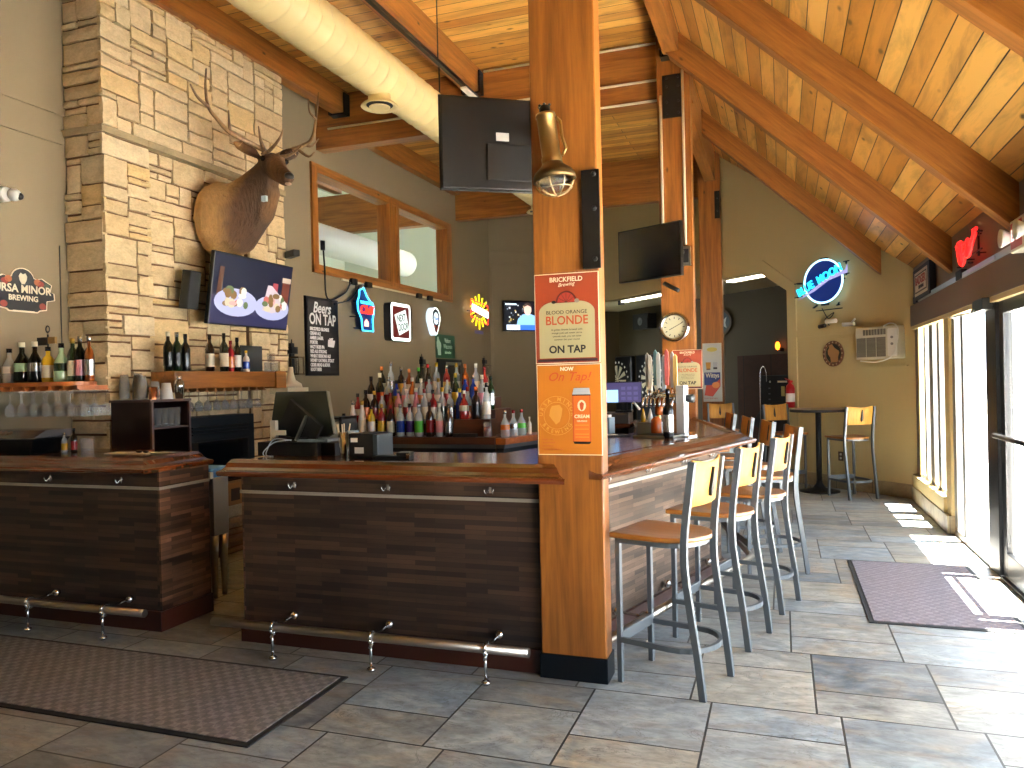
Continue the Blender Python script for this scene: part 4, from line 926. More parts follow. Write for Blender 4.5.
# ------------------------------------------------------------------ elk head
def loft(g, secs, n=20):
    """secs: (center, side vec radius, up vec radius)"""
    vs = []; K = len(secs)
    for c, a, b in secs:
        c, a, b = Vector(c), Vector(a), Vector(b)
        for j in range(n): t = 2*PI*j/n; vs.append(c+a*math.cos(t)+b*math.sin(t))
    g.add(vs, [(i*n+j, i*n+(j+1) % n, (i+1)*n+(j+1) % n, (i+1)*n+j) for i in range(K-1) for j in range(n)]+[tuple(reversed(range(n))), tuple((K-1)*n+j for j in range(n))], True)
def elk():
    n = N('elk_fur').set(Roughness=.9)
    v, sp_ = n.coords(); f = n.noise(n.coords(scale=(30, 60, 12))[0], 1., 4, .6); f2 = n.noise(v, 5, 4)
    fx_ = n.math('ADD', sp_.outputs[0], n.math('MULTIPLY', f2, .16))
    fz_ = n.math('SUBTRACT', fx_, n.math('MULTIPLY', sp_.outputs[2], .25))
    col = n.ramp(fz_, [(.0, '#b8935c'), (.3, '#a8824e'), (.46, '#4c321b'), (.66, '#3a2512'), (.76, '#74522e'), (1., '#5c3e22')])
    n.base(n.mix(.5, col, n.ramp(f, [(.3, (.45, .42, .4)), (.65, (1.15, 1.1, 1.05))]), 'MULTIPLY')); n.bump(f, .8, .02); FUR = n.m
    t = thing('elk_mount', 'mounted elk head with large antlers on the stone chimney', 'taxidermy', (SX+.03, 6.02, 3.1))
    g = G(); Z = Vector
    loft(g, [((.0, 0, .0), (0, .31, 0), (0, 0, .35)), ((.1, 0, .0), (0, .34, 0), (-.0, 0, .37)), ((.24, 0, .01), (0, .31, 0), (-.05, 0, .33)), ((.36, 0, .1), (0, .23, 0), (-.12, 0, .25)),
             ((.47, 0, .21), (0, .165, 0), (-.14, 0, .185)), ((.56, 0, .34), (0, .12, 0), (-.1, 0, .13)), ((.64, 0, .43), (0, .115, 0), (-.05, 0, .12)), ((.68, 0, .46), (0, .06, 0), (0, 0, .06))])
    loft(g, [((.3, 0, -.16), (0, .12, 0), (.0, 0, .08)), ((.42, 0, -.06), (0, .13, 0), (-.05, 0, .12)), ((.56, 0, .1), (0, .12, 0), (-.06, 0, .13)), ((.66, 0, .28), (0, .09, 0), (-.04, 0, .1))])
    HM = Matrix.Translation((.62, 0, .47)) @ Matrix.Rotation(rad(-34), 4, 'Z') @ Matrix.Rotation(rad(7), 4, 'Y') @ Matrix.Scale(1.08, 4) @ Matrix.Translation((-.62, 0, -.47)); mark = len(g.v)
    hd = [((.58, .0, .47), .07, .08), ((.64, 0, .48), .095, .1), ((.72, 0, .46), .1, .1), ((.8, 0, .43), .085, .085), ((.9, 0, .385), .062, .068), ((1.0, 0, .345), .052, .058), ((1.06, 0, .325), .054, .055), ((1.1, 0, .31), .042, .042), ((1.115, 0, .3), .02, .02)]
    loft(g, [(c, (0, a, 0), (b*.38, 0, b*.92)) for c, a, b in hd])
    loft(g, [((.74, 0, .38), (0, .05, 0), (.0, 0, .05)), ((.88, 0, .33), (0, .042, 0), (0, 0, .04)), ((1.0, 0, .29), (0, .036, 0), (0, 0, .033)), ((1.06, 0, .278), (0, .028, 0), (0, 0, .022))])
    for s in (-1, 1):
        loft(g, [((.6, s*.07, .53), (.03, 0, 0), (0, s*.02, .03)), ((.57, s*.15, .58), (.05, .0, 0), (0, -s*.03, .045)), ((.55, s*.23, .615), (.04, .0, 0), (0, -s*.03, .04)), ((.54, s*.29, .63), (.01, 0, 0), (0, 0, .01))], 12)
        g.sphere((.73, s*.082, .505), .03, 10)
    g.v = g.v[:mark]+[tuple(HM @ Vector(p)) for p in g.v[mark:]]
    o = g.build('head_and_neck', FUR, t); m = o.modifiers.new('r', 'REMESH'); m.mode = 'VOXEL'; m.voxel_size = .014; m.use_smooth_shade = True
    m = o.modifiers.new('s', 'SMOOTH'); m.iterations = 6; m.factor = .6
    for s in (-1, 1):
        g = G(); g.sphere((.742, s*.1, .5), .024, 12); g.v = [tuple(HM @ Vector(p)) for p in g.v]; g.build('eye', mat('glass_eye', '#0a0604', .08), t)
        g = G(); loft(g, [((.605, s*.085, .545), (.012, 0, 0), (0, s*.01, .012)), ((.592, s*.155, .588), (.02, 0, 0), (0, -s*.02, .028)), ((.572, s*.235, .618), (.012, 0, 0), (0, -s*.018, .022))], 10); g.v = [tuple(HM @ Vector(p)) for p in g.v]; g.build('inner_ear', mat('pale_ear_fur', '#b08c60', .9), t)
    g = G(); g.sphere((1.095, 0, .33), .042, 14, (.75, 1, .8)); g.v = [tuple(HM @ Vector(p)) for p in g.v]; g.build('nose', mat('elk_nose_black', '#120d0b', .35), t)
    g = G(); g.sphere((1.075, 0, .272), .026, 12, (1.2, 1, .5)); g.v = [tuple(HM @ Vector(p)) for p in g.v]; g.build('lip', mat('elk_lip', '#c9a48c', .6), t)
    g = G(); g.box(.64, .69, -.16, -.13, .1, .15); g.build('collar_tag', mat('tag_blue_white', '#b8ccd8', .4), t)
    ANT = wood('antler_horn', '#8a6a44', '#4c3520', 'z', 2., .5, False)
    def P(y46, z46, X):
        k = -X/4.6; return (X-(SX+.03), y46*k-6.02, 1.52+(z46-1.52)*k-3.1)
    L = smooth_path([(.6, -.06, .55), P(6.2, 3.76, -4.46), P(6.0, 3.76, -4.5), P(5.669, 3.789, -4.58), P(5.5, 3.86, -4.65), P(5.4, 3.93, -4.7), P(5.37, 4.08, -4.74), P(5.384, 4.25, -4.78)], 5)
    def tp(n, a, b): return [a+(b-a)*(i/(n-1))**1.3 for i in range(n)]
    def ant(paths, nm):
        g = G()
        for p, r0, r1 in paths:
            q = smooth_path(p, 5); g.tube(q, tp(len(q), r0, r1), 9)
        g.build(nm, ANT, t)
    ant([([(.6, -.06, .55), P(6.15, 3.76, -4.46), P(6.0, 3.77, -4.5), P(5.669, 3.789, -4.58), P(5.5, 3.86, -4.65), P(5.4, 3.93, -4.7), P(5.37, 4.08, -4.74), P(5.384, 4.25, -4.78)], .027, .008),
         ([P(5.4, 3.93, -4.7), P(5.27, 3.97, -4.72), P(5.186, 4.051, -4.72)], .016, .006),
         ([P(5.669, 3.789, -4.58), P(5.66, 3.88, -4.56), P(5.659, 3.986, -4.56)], .016, .005),
         ([P(6.15, 3.76, -4.46), P(6.1, 3.84, -4.36), P(6.07, 3.968, -4.3)], .02, .005),
         ([(.62, -.06, .56), (.75, -.14, .57), (.86, -.17, .64), (.9, -.17, .72)], .02, .005)], 'antler')
    ant([([(.6, .06, .55), P(6.474, 3.83, -4.42), P(6.82, 4.002, -4.4), P(6.96, 4.12, -4.38), P(7.03, 4.335, -4.36), P(7.096, 4.639, -4.34)], .027, .008),
         ([P(7.03, 4.335, -4.36), P(6.92, 4.38, -4.38), P(6.894, 4.504, -4.4)], .015, .006),
         ([P(6.82, 4.002, -4.4), P(6.95, 4.03, -4.38), P(7.076, 4.14, -4.36)], .018, .005),
         ([P(6.7, 3.92, -4.4), P(6.88, 3.9, -4.3), P(7.0, 3.98, -4.25)], .018, .005),
         ([(.62, .06, .56), (.76, .12, .58), (.88, .14, .66)], .02, .005)], 'antler')
elk()
# ------------------------------------------------------------------ left wall: signs
def wl(name, label, cat, y, z, off=.0, group=None): return thing(name, label, cat, (XL+off, y, z), rad(90), group)
t = wl('menu_board', 'tall black menu board reading Beers on Tap on the left wall', 'sign', 8.41, 2.13, .03)
g = G(); g.box(-.36, .36, -.0, .03, -.49, .49); g.build('frame', BLACKM, t)
pic('panel', wood('black_stained_boards', '#2c2422', '#171312', 'x', 1, .6, False), quad(-.33, .33, -.46, .46), 0, t)
CH = mat('chalk_white', '#f2f0ee', .7)
text('word_beers', 'Beers', .19, (-.02, -.003, .355), CH, t, shear=.3, bold=.004, sx=.9)
text('word_on_tap', 'ON TAP', .19, (0, -.003, .21), CH, t, bold=.005, sx=.86)
for i, l in enumerate(('BRICKFIELD BLONDE', 'CREAM ALE', 'AMBER LAGER', 'PORTER', 'HAZY SKIES IPA', 'RED ALE STRONG', 'WHEAT SESSIONS ALE', 'HONEY OATMEAL STOUT', 'CIDER MEAD & SOUR', 'ROOT BEER')):
    text('menu_line', l, .056, (-.29, -.003, .09-.056*i), CH, t, 'LEFT', bold=.003, sx=.8)
text('side_note', 'new', .05, (.18, -.003, -.02), CH, t, rotz=.1, bold=.003); pic('glass_doodle', CH, [(.1, -.12), (.24, -.13), (.27, -.04), (.11, -.03)], -.002, t)
# state-outline neon
def neon(g_pts, r, m, name, p, closed=False):
    g = G()
    for q in g_pts: g.tube(q, r, 8, closed=closed)
    return g.build(name, m, p)
WIS = [(-.1, .27), (-.04, .3), (-.02, .27), (.02, .2), (.1, .13), (.17, .09), (.19, .02), (.17, -.05), (.15, -.12), (.16, -.28), (-.08, -.28), (-.1, -.12), (-.17, -.02), (-.18, .1), (-.14, .17), (-.13, .26)]
t = wl('neon_sign', 'blue neon state outline with red lettering on the left wall', 'neon sign', 9.28, 2.53, .14); t.scale = (1.2, 1, 1)
pic('blue_backing', em('neon_backing_blue', '#0d2f74', .35), WIS, 0.01, t, .012)
neon([[(x, -.01, z) for x, z in WIS]], .009, em('neon_cyan', '#30b8ff', 2.6), 'neon_outline', t, True)
text('word_lettering', 'Chill', .16, (.0, -.02, -.0), em('neon_red', '#ff2a18', 1.8), t, shear=.3, bold=.003, ext=.006)
text('small_word', 'WISCONSIN', .05, (.02, -.015, .1), em('neon_cyan', '#48c8ff'), t, bold=.002, ext=.003)
pic('barn_emblem', em('neon_pinkish', '#ff9080', 2.), [(-.03, -.22), (.06, -.22), (.06, -.16), (.015, -.12), (-.03, -.16)], -.005, t, .004)
g = G(); g.box(-.2, .2, .03, .045, -.26, -.245); g.box(-.2, .2, .03, .045, .1, .115); g.box(-.15, -.135, .04, .16, -.1, -.085); g.box(.12, .135, .04, .16, -.1, -.085)
g.tube([(-.12, .05, .1), (-.12, .05, .42)], .004, 5); g.tube([(.1, .05, .2), (.1, .05, .42)], .004, 5); g.build('frame', IRON, t)
# lit square sign
t = wl('light_box_sign', 'rounded square lit sign with white border and maroon field on the left wall', 'sign', 10.36, 2.435, .12)
def rrect(w, h, r): return [p for cx, cz, a in ((w/2-r, h/2-r, 0), (-w/2+r, h/2-r, 90), (-w/2+r, -h/2+r, 180), (w/2-r, -h/2+r, 270)) for p in arc(cx, cz, r, a, a+90, 5)]
g = G(); g.prism(rrect(.62, .56, .06), 0, .12, 'xz'); g.build('case', BLACKM, t)
pic('lit_border', em('neon_white', '#f4fff8', 1.5), rrect(.62, .56, .06), -.001, t); pic('maroon_field', em('maroon_glow', '#5a120c', .5), rrect(.53, .47, .03), -.003, t)
pic('white_card', em('card_glow', '#dfeee4', .8), [(-.21, .1), (.14, .2), (.25, -.1), (-.07, -.2)], -.006, t)
text('word_next', 'NEXT', .15, (.0, -.01, .06), mat('dark_lettering', '#20302a', .6), t, rotz=rad(8), bold=.003, sx=.7); text('word_door', 'DOOR', .15, (.06, -.01, -.07), MATS['dark_lettering'], t, rotz=rad(8), bold=.003, sx=.7)
# round lit sign
t = wl('light_box_sign', 'small round lit sign with pointed foot on the left wall', 'sign', 11.6, 2.53, .12)
RS = arc(0, .06, .17, -35, 215, 22, .17)+[(-.05, -.2), (0, -.23), (.05, -.2)]
g = G(); g.prism(RS, 0, .1, 'xz'); g.build('case', em('halo_white', '#dff0ff', .5), t)
pic('white_rim', em('neon_white', '#f4fff8'), RS, -.001, t); pic('inner_dark', mat('sign_navy', '#2a3040', .5), [(x*.86, .005+(z)*.88) for x, z in RS], -.003, t)
pic('white_disc', em('disc_glow', '#e4f2ff', .9), ell(0, .05, .088, .1), -.005, t); pic('red_foot', mat('sign_red', '#a83820', .5), [(-.07, -.07), (.07, -.07), (.03, -.17), (-.03, -.17)], -.0055, t)
text('word_pbr', 'Pabst', .085, (0, -.009, .05), em('blue_glow', '#2058b0', .6), t, bold=.002, sx=.9)
# small green sign
t = wl('green_sign', 'little green rectangular state sign under the round lit sign', 'sign', 12.2, 2.14, .01)
GR = mat('road_sign_green', '#12502e', .4); SG = mat('sign_white', '#c8d8c8', .5)
g = G(); g.box(-.4, .4, -.004, 0, -.2, .2); g.build('plate', GR, t)
pic('state_shape', SG, [(x*.5-.27, z*.55) for x, z in WIS], -.004, t)
for i, l in enumerate(('Visitors', 'Wisconsin', 'information')): text('word_line', l, .11 if i < 2 else .07, (.1, -.006, .1-.1*i), SG, t, bold=.002, sx=.8)
# yellow burst neon
t = wl('neon_sign', 'yellow and red burst-shaped neon sign near the far left corner', 'neon sign', 13.55, 2.84, .12); t.scale = (1.25, 1, 1)
YN = em('neon_yellow', '#f4e018', 1.1); RN = em('neon_dark_red', '#e03020', 2.)
rays = []
for i, a in enumerate(range(15, 170, 25)): r0, r1 = .16, .3+.03*(i % 2); rays.append([(r0*1.3*math.cos(rad(a)), 0, r0*.8*math.sin(rad(a))), (r1*1.15*math.cos(rad(a)), 0, r1*math.sin(rad(a)))])
rays += [[(x, 0, -z) for x, y, z in q] for q in rays]
neon(rays, .014, YN, 'yellow_rays', t)
neon([[(x, -.01, z) for x, z in [(-.35, .09), (.37, .0), (.34, .14), (-.33, .2)]], [(x, -.01, z) for x, z in [(-.33, -.12), (.33, -.22), (.36, -.08), (-.35, .0)]]], .011, RN, 'red_bands', t, True)
pic('white_band', em('neon_white', '#f4fff8'), [(-.32, -.0), (.33, -.1), (.34, .03), (-.31, .12)], -.015, t, .01)
text('word', 'Cantina', .1, (.0, -.03, .01), em('neon_red', '#ff3020'), t, shear=.3, rotz=-.14)
g = G(); g.box(-.4, .4, .03, .045, -.02, 0); g.box(-.02, 0, .04, .15, -.05, .05); g.build('frame', IRON, t)
pic('base_tag', mat('violet_tag', '#605890', .5), quad(-.2, .15, -.42, -.36), 0, t)
# cord rail with plugs under the inner window
t = wl('power_strip', 'white power rail with black plugs under the inner window frame', 'power strip', 10.5, 2.925, .02)
g = G(); g.box(-1.58, 1.58, -.0, .02, -.018, .018); g.build('rail', CON, t)
for x in (-1.35, -.95, .65, 1.05):
    g = G(); g.box(x-.07, x+.07, -.05, 0, -.05, .025); g.build('plug', BLACKM, t)
g = G(); g.tube(smooth_path([(-1.4, -.02, -.02), (-1.6, -.03, -.2), (-2.0, -.03, -.3), (-2.05, -.03, .1), (-2.08, -.03, .4)]), .012, 6); g.tube(smooth_path([(-1.2, -.03, -.06), (-1.45, -.03, -.26), (-1.85, -.03, -.36)]), .009, 6)
g.tube([(-2.08, -.03, .3), (-2.08, -.03, .42)], .03, 8); g.build('cord', DARK, t)
def sconce(label, y, z, h, base=True):
    t = wl('wall_lantern', label, 'lantern', y, z, .0)
    g = G(); g.box(-.035, .035, -.03, 0, -h*.45, h*.5); g.tube([(0, -.02, h*.45), (0, -.02, h*.6)], .006, 6); g.box(-.06, .06, -.06, 0, h*.22, h*.4); g.build('backplate', IRON, t)
    g = G()
    for dx in (-.05, .05):
        for dy in (-.14, -.04): g.tube([(dx, dy, -h*.3), (dx, dy, h*.1)], .006, 6)
    g.box(-.06, .06, -.15, -.03, h*.1, h*.14); g.box(-.06, .06, -.15, -.03, -h*.34, -h*.3); g.build('cage', mat('dark_brass', '#5a4a30', .4, .7), t)
    g = G(); g.lathe([(.02, -h*.3), (.03, -h*.15), (.02, 0), (.001, .02)], (0, -.09, 0), 12); g.build('glass_chimney', GLASS, t)
sconce('wall lantern between the stone chimney and the menu board', 7.76, 1.8, .45)
sconce('wall lantern below the round lit sign behind the bottles', 11.25, 1.72, .45); sconce('small wall lantern near the far left corner behind the bottles', 14.0, 1.78, .4)
t = wl('wall_monitor', 'black framed dark screen on the wall behind the bottle display', 'screen', 12.35, 1.62, .04)
g = G(); g.box(-.5, .5, 0, .04, -.3, .3); g.build('case', BLACKM, t); g = G(); g.box(-.2, .45, -.01, 0, -.26, .25); g.build('silver_frame', STEEL, t); pic('screen', mat('screen_off', '#0c1114'), quad(-.15, .4, -.22, .2), -.011, t)
t = thing('wall_camera', 'small black camera on the stone chimney edge above the television', 'camera', (SX+.06, 7.1, 2.93), rad(60))
g = G(); g.box(-.04, .04, -.22, .0, -.03, .04); g.build('body', BLACKM, t, bevel=.008); g = G(); g.tube([(0, 0, 0), (0, .06, .05)], .015, 8); g.build('mount', BLACKM, t)
t = wl('wall_camera', 'white round security camera high on the wall at far left', 'camera', 4.2, 3.0, .0)
g = G(); g.lathe([(.055, 0), (.055, .05), (.05, .06)], n=20, M=RX); g.build('base', WHITE, t); g = G(); g.sphere((.035, -.085, 0), .048, 16); g.build('eyeball', WHITE, t); g = G(); g.sphere((.058, -.115, -.01), .028, 12); g.build('lens', DARK, t)
t = wl('brewery_sign', 'black and cream brewery crest sign at far left wall', 'sign', 4.34, 2.285, .012)
CRS = [(-.12, -.155), (.12, -.155), (.14, -.14), (.2, -.13), (.205, -.06), (.275, -.045), (.27, .01), (.235, .02), (.25, .075), (.2, .1), (.165, .12), (.12, .11)]+arc(0, .1, .095, 10, 170, 10, .085)+[(-.12, .11), (-.165, .12), (-.2, .1), (-.25, .075), (-.235, .02), (-.27, .01), (-.275, -.045), (-.205, -.06), (-.2, -.13), (-.14, -.14)]
pic('cream_edge', CREAM, CRS, .0, t, .008); pic('black_field', mat('sign_black', '#1a1a1e', .6), [(x*.96, z*.95+.001) for x, z in CRS], -.009, t, .001)
for x, z, c in ((-.15, .07, '#8c2f26'), (.15, .07, '#8c2f26'), (-.19, .05, '#3a4a3c'), (.2, .055, '#3a4a3c'), (-.12, .09, '#b0653c'), (.12, .085, '#b0653c'), (-.16, -.1, '#8c3a2c'), (.16, -.1, '#8c3a2c')):
    pic('painted_flower', mat('sign_paint_'+c[1:], c, .6), ell(x, z, .03, .026, 12), -.0105, t, .001)
pic('bear_head', CREAM, [(-.035, .12), (-.02, .145), (0, .135), (.02, .145), (.035, .12), (.03, .09), (.012, .06), (-.012, .06), (-.03, .09)], -.0105, t, .001)
text('word_ursa_minor', 'URSA MINOR', .085, (0, -.012, .02), CREAM, t, bold=.002, sx=.93); text('word_brewing', 'BREWING', .058, (0, -.012, -.05), CREAM, t, bold=.0015, sx=.95)
pic('emblem_plinth', CREAM, quad(-.09, .09, -.15, -.143), -.0105, t, .001)
# ------------------------------------------------------------------ diagonal wall and window wall things
def dw(name, label, cat, X, z, off=0., group=None):
    return thing(name, label, cat, (X-.7071*off, (XW-X)+10.25-.7071*off, z), rad(-45), group)
t = dw('neon_sign', 'round blue neon sign with cyan script on the far yellow wall', 'neon sign', .58, 2.76, .08); t.scale = (1.18, 1, 1.06)
pic('blue_disc', em('deep_blue_glow', '#0c2c7c', .3), ell(.02, 0, .26, .26, 40), .015, t, .012)
neon([[(.02+.27*math.cos(2*PI*i/40), 0, .27*math.sin(2*PI*i/40)) for i in range(40)]], .011, em('neon_ice', '#a8e4ff', 1.6), 'neon_ring', t, True)
CY = em('neon_cyan', '#48c8ff')
text('word_blue', 'BLUE', .14, (-.215, -.03, -.07), em('neon_turquoise', '#20b8f0', 1.6), t, rotz=rad(24), bold=.002, ext=.008, sx=.82)
text('word_moon', 'MOON', .14, (.13, -.03, .075), MATS['neon_turquoise'], t, rotz=rad(22), bold=.002, ext=.008, sx=.82)
pic('white_swoosh', em('pale_violet_glow', '#a098c8', .6), [(-.34, -.2), (-.1, -.11), (.1, .0), (.36, .06), (.36, .16), (.33, .1), (.1, .045), (-.1, -.07)], -.002, t, .01)
g = G()
for x, z in ((-.36, .02), (-.36, -.16), (.34, .2), (.34, .05), (-.12, -.32), (.22, -.32)): g.tube([(x, 0, z), (x*.9, .05, z*.9)], .012, 6); g.tube([(x*1.12, 0, z), (x*.9, 0, z)], .008, 6)
g.tube([(-.12, .04, -.36), (.25, .04, -.36)], .007, 6); g.box(-.3, .3, .03, .04, -.01, .01); g.box(-.04, .04, .03, .08, -.3, .3); g.build('frame', IRON, t)
g = G(); g.tube(smooth_path([(-.05, .06, -.33), (.04, .06, -.47), (.12, .06, -.4), (-.0, .05, -.48), (.06, .05, -.56)]), .005, 6); g.build('cord', DARK, t)
t = dw('plug_transformer', 'black and white plug transformer resting on the far wall ledge', 'plug', .62, 2.17, .05)
g = G(); g.tube([(-.14, 0, -.01), (-.04, 0, .0)], .028, 8); g.build('black_plug', BLACKM, t); g = G(); g.tube([(-.02, 0, .05), (.14, 0, .05)], .03, 10); g.build('white_plug', WHITE, t)
t = dw('white_connector', 'small white cable connector on the far wall ledge', 'connector', .85, 2.165, .03)
g = G(); g.box(-.09, .09, -.03, .02, -.03, .02); g.build('body', WHITE, t, bevel=.01); g = G(); g.tube([(.05, 0, .02), (.1, 0, .06)], .012, 6); g.build('tip', WHITE, t)
t = dw('state_plaque', 'round rusty metal plaque with a state-shaped cut on the yellow wall', 'plaque', .66, 1.79, .01)
PLQ = mat('rust_plaque', '#6b4a38', .6, .3)
g = G(); g.lathe([(.17, 0), (.172, .012), (.165, .016), (.132, .014), (.128, .006)], n=36, M=RX, cap=False); g.build('rim', PLQ, t)
g = G(); g.lathe([(.128, .004), (.001, .0045)], n=30, M=RX, cap=False); g.build('field', mat('plaque_black_green', '#16201a', .6), t)
pic('state_shape', mat('plaque_tan', '#9c7448', .6), [(x*.5, z*.42) for x, z in WIS], -.005, t, .003)
for i in range(16):
    a = i*PI/8; pic('rim_letter', mat('plaque_cream', '#a89478', .6), quad(.15*math.cos(a)-.009, .15*math.cos(a)+.009, .15*math.sin(a)-.01, .15*math.sin(a)+.01), -.0165, t, .001)
# window air conditioner
t = dw('air_conditioner', 'white boxy air conditioner built into the yellow wall', 'air conditioner', 1.2, 1.89, .0)
OW = mat('aged_white_plastic', '#cfcab4', .5)
g = G(); g.box(-.32, .3, -.12, 0, -.2, .2); g.build('case', OW, t, bevel=.012)
for x0, x1 in ((-.3, -.165), (-.155, -.02), (-.01, .12)):
    g = G(); g.box(x0, x1, -.1235, -.119, -.17, .07); g.build('filter_grille', bricks('grille_grey', (0, 2, 1), 2., .014, '#8b877a', '#7d796c', '#57544b', .003, .6), t)
g = G()
for i in range(8): x = -.2+i*.042; g.box(x, x+.028, -.128, -.119, .1, .17)
g.build('air_vanes', MATS['grille_grey'], t)
pic('control_panel', WHITE, rrect(.13, .34, .02), -.12, t, .006).location.x = .215
for z in (.06, -.02): pic('knob', mat('grey_knob', '#8a8a86', .5), ell(.215, z, .016, .016, 14), -.127, t, .01)
g = G(); g.tube(smooth_path([(.1, -.13, .2), (.22, -.14, .23), (.3, -.13, .16), (.28, -.13, -.02), (.2, -.14, -.18), (-.0, -.14, -.235), (-.25, -.12, -.215)]), .008, 6); g.build('power_cord', WHITE, t)
g = G(); g.box(-.32, .33, -.03, 0, -.3, -.285); g.build('sill_strip', TAN, t)
# fire extinguisher
t = dw('fire_extinguisher', 'red fire extinguisher hung at the arch edge behind the high table', 'fire extinguisher', .175, 1.06, .1)
REDP = mat('extinguisher_red', '#a8161c', .3)
g = G(); g.lathe([(.05, 0), (.062, .01), (.062, .27), (.05, .31), (.025, .335), (.02, .35)], n=20); g.build('cylinder', REDP, t)
g = G(); g.lathe([(.0625, .08), (.0625, .2)], n=20, cap=False); g.build('label_band', WHITE, t)
g = G(); g.box(-.02, .02, -.03, .03, .35, .38); g.bar([(0, .02, .37), (0, -.09, .41)], .02, .01); g.build('valve_handle', REDP, t)
g = G(); g.tube(smooth_path([(-.02, 0, .36), (-.085, 0, .3), (-.09, 0, .15), (-.075, 0, .05)]), .01, 8); g.build('hose', BLACKM, t)
g = G(); g.box(-.15, -.09, -.02, -.015, .16, .3); g.build('paper_tag', mat('tag_yellow', '#c9b873', .7), t)
t = dw('wall_outlet', 'small brown wall outlet behind the right stool of high table', 'outlet', .715, .43, .0)
g = G(); g.box(-.04, .04, -.006, 0, -.06, .06); g.build('cover_plate', mat('outlet_brown', '#5c4a34', .5), t); 
for z in (-.025, .025): pic('socket', WHITE, rrect(.03, .03, .008), -.006, t).location.z = z
# window wall, above the header
def wr(name, label, cat, y, z, off=0.): return thing(name, label, cat, (XW-off, y, z), rad(-90))
t = wr('neon_sign', 'red neon sign shaped like a W over the glass front', 'neon sign', 7.0, 2.49, .1); t.scale = (.95, 1, .6)
RW = em('neon_red_glow', '#ff1c18', 1.6)
Wp = [(-.34, .12), (-.28, .02), (-.3, .02), (-.22, -.14), (-.12, -.2), (-.06, -.17), (0, -.08), (.06, -.13), (.14, -.12), (.26, .02), (.36, .1), (.4, .18), (.28, .18), (.3, .13), (.2, .05), (.14, .0), (.13, .05), (.17, .08), (.1, .12), (-.02, .07), (.04, .03), (-.02, -.05), (-.08, -.04), (-.12, .06), (-.06, .08), (-.16, .15), (-.26, .15)]
pic('letter_w', em('red_plate_glow', '#e01410', .7), Wp, .01, t, .012); neon([[(x, -.005, z) for x, z in Wp]], .009, RW, 'neon_outline', t, True)
g = G(); g.box(-.42, .42, .02, .032, -.1, -.085); g.box(-.36, .4, .02, .032, .09, .105)
for x in (-.3, .3): g.tube([(x, .03, -.16), (x, .03, .18)], .008, 6)
for x, z in ((-.38, .1), (-.3, -.18), (.43, .12), (.1, -.2)): g.tube([(x, -.01, z), (x, .03, z)], .012, 6)
for x, z in ((-.2, -.1), (.2, -.1)): g.tube([(x, .03, z), (x, .1, z)], .008, 6)
g.build('frame', IRON, t)
t = wr('framed_picture', 'tilted dark framed red and white beer picture in the upper corner', 'picture', 9.3, 2.49, .04)
g = G(); g.box(-.5, .5, -.03, .03, -.17, .17); g.build('frame', BLACKM, t); pic('mount_board', mat('picture_cream', '#c8bda6', .6), quad(-.4, .4, -.13, .13), -.03, t); pic('dark_bar', mat('picture_grey', '#4a4238', .6), quad(-.36, .36, -.1, .1), -.032, t); pic('inner_card', mat('picture_cream2', '#d8ccb8', .6), quad(-.33, .33, -.085, .085), -.034, t)
text('word_hawks', 'BADGER', .12, (0, -.037, .025), mat('picture_red', '#a8402e', .6), t, bold=.004, sx=1.35); text('word_small', 'BREWING', .05, (.05, -.037, -.05), INK, t, bold=.002, sx=1.4)
t = wr('exit_sign', 'red and white emergency exit sign with lamps above the door', 'exit sign', 5.42, 2.35, .09)
g = G(); g.box(-.2, .2, -.04, .06, -.1, .1); g.build('case', OW, t, bevel=.008)
pic('red_panel', mat('exit_red', '#b8484c', .5), quad(-.18, .06, -.08, .08), -.041, t)
text('word_exit', 'EXIT', .1, (-.06, -.044, 0), em('exit_letters', '#ffd8d0', .8), t, bold=.003)
for s in (-1, 1):
    g = G(); g.lathe([(.02, 0), (.055, .06), (.06, .075), (.001, .07)], (s*.2 if s < 0 else .13, -.02, .0), 18, RX if s > 0 else Matrix.Rotation(rad(-70), 4, 'Y') @ RX, cap=False); g.build('spot_lamp', WHITE, t)
t = wr('ledge_rail', 'long aluminium light rail lying along the ledge above the windows', 'rail', 7.4, 2.33, .045)
g = G(); g.box(-2.2, 2.4, -.012, .03, -.03, .015); g.build('rail', STEEL, t)
for x in (-2.35, -.05): g = G(); g.box(x-.14, x+.08, -.02, .03, -.03, .05); g.build('connector', BLACKM, t, bevel=.008)
g = G(); g.box(.1, 1.1, -.016, -.012, -.02, .01); g.build('lens_strip', mat('lilac_lens', '#a8a4bc', .3), t)  # lilac lens along part of the rail
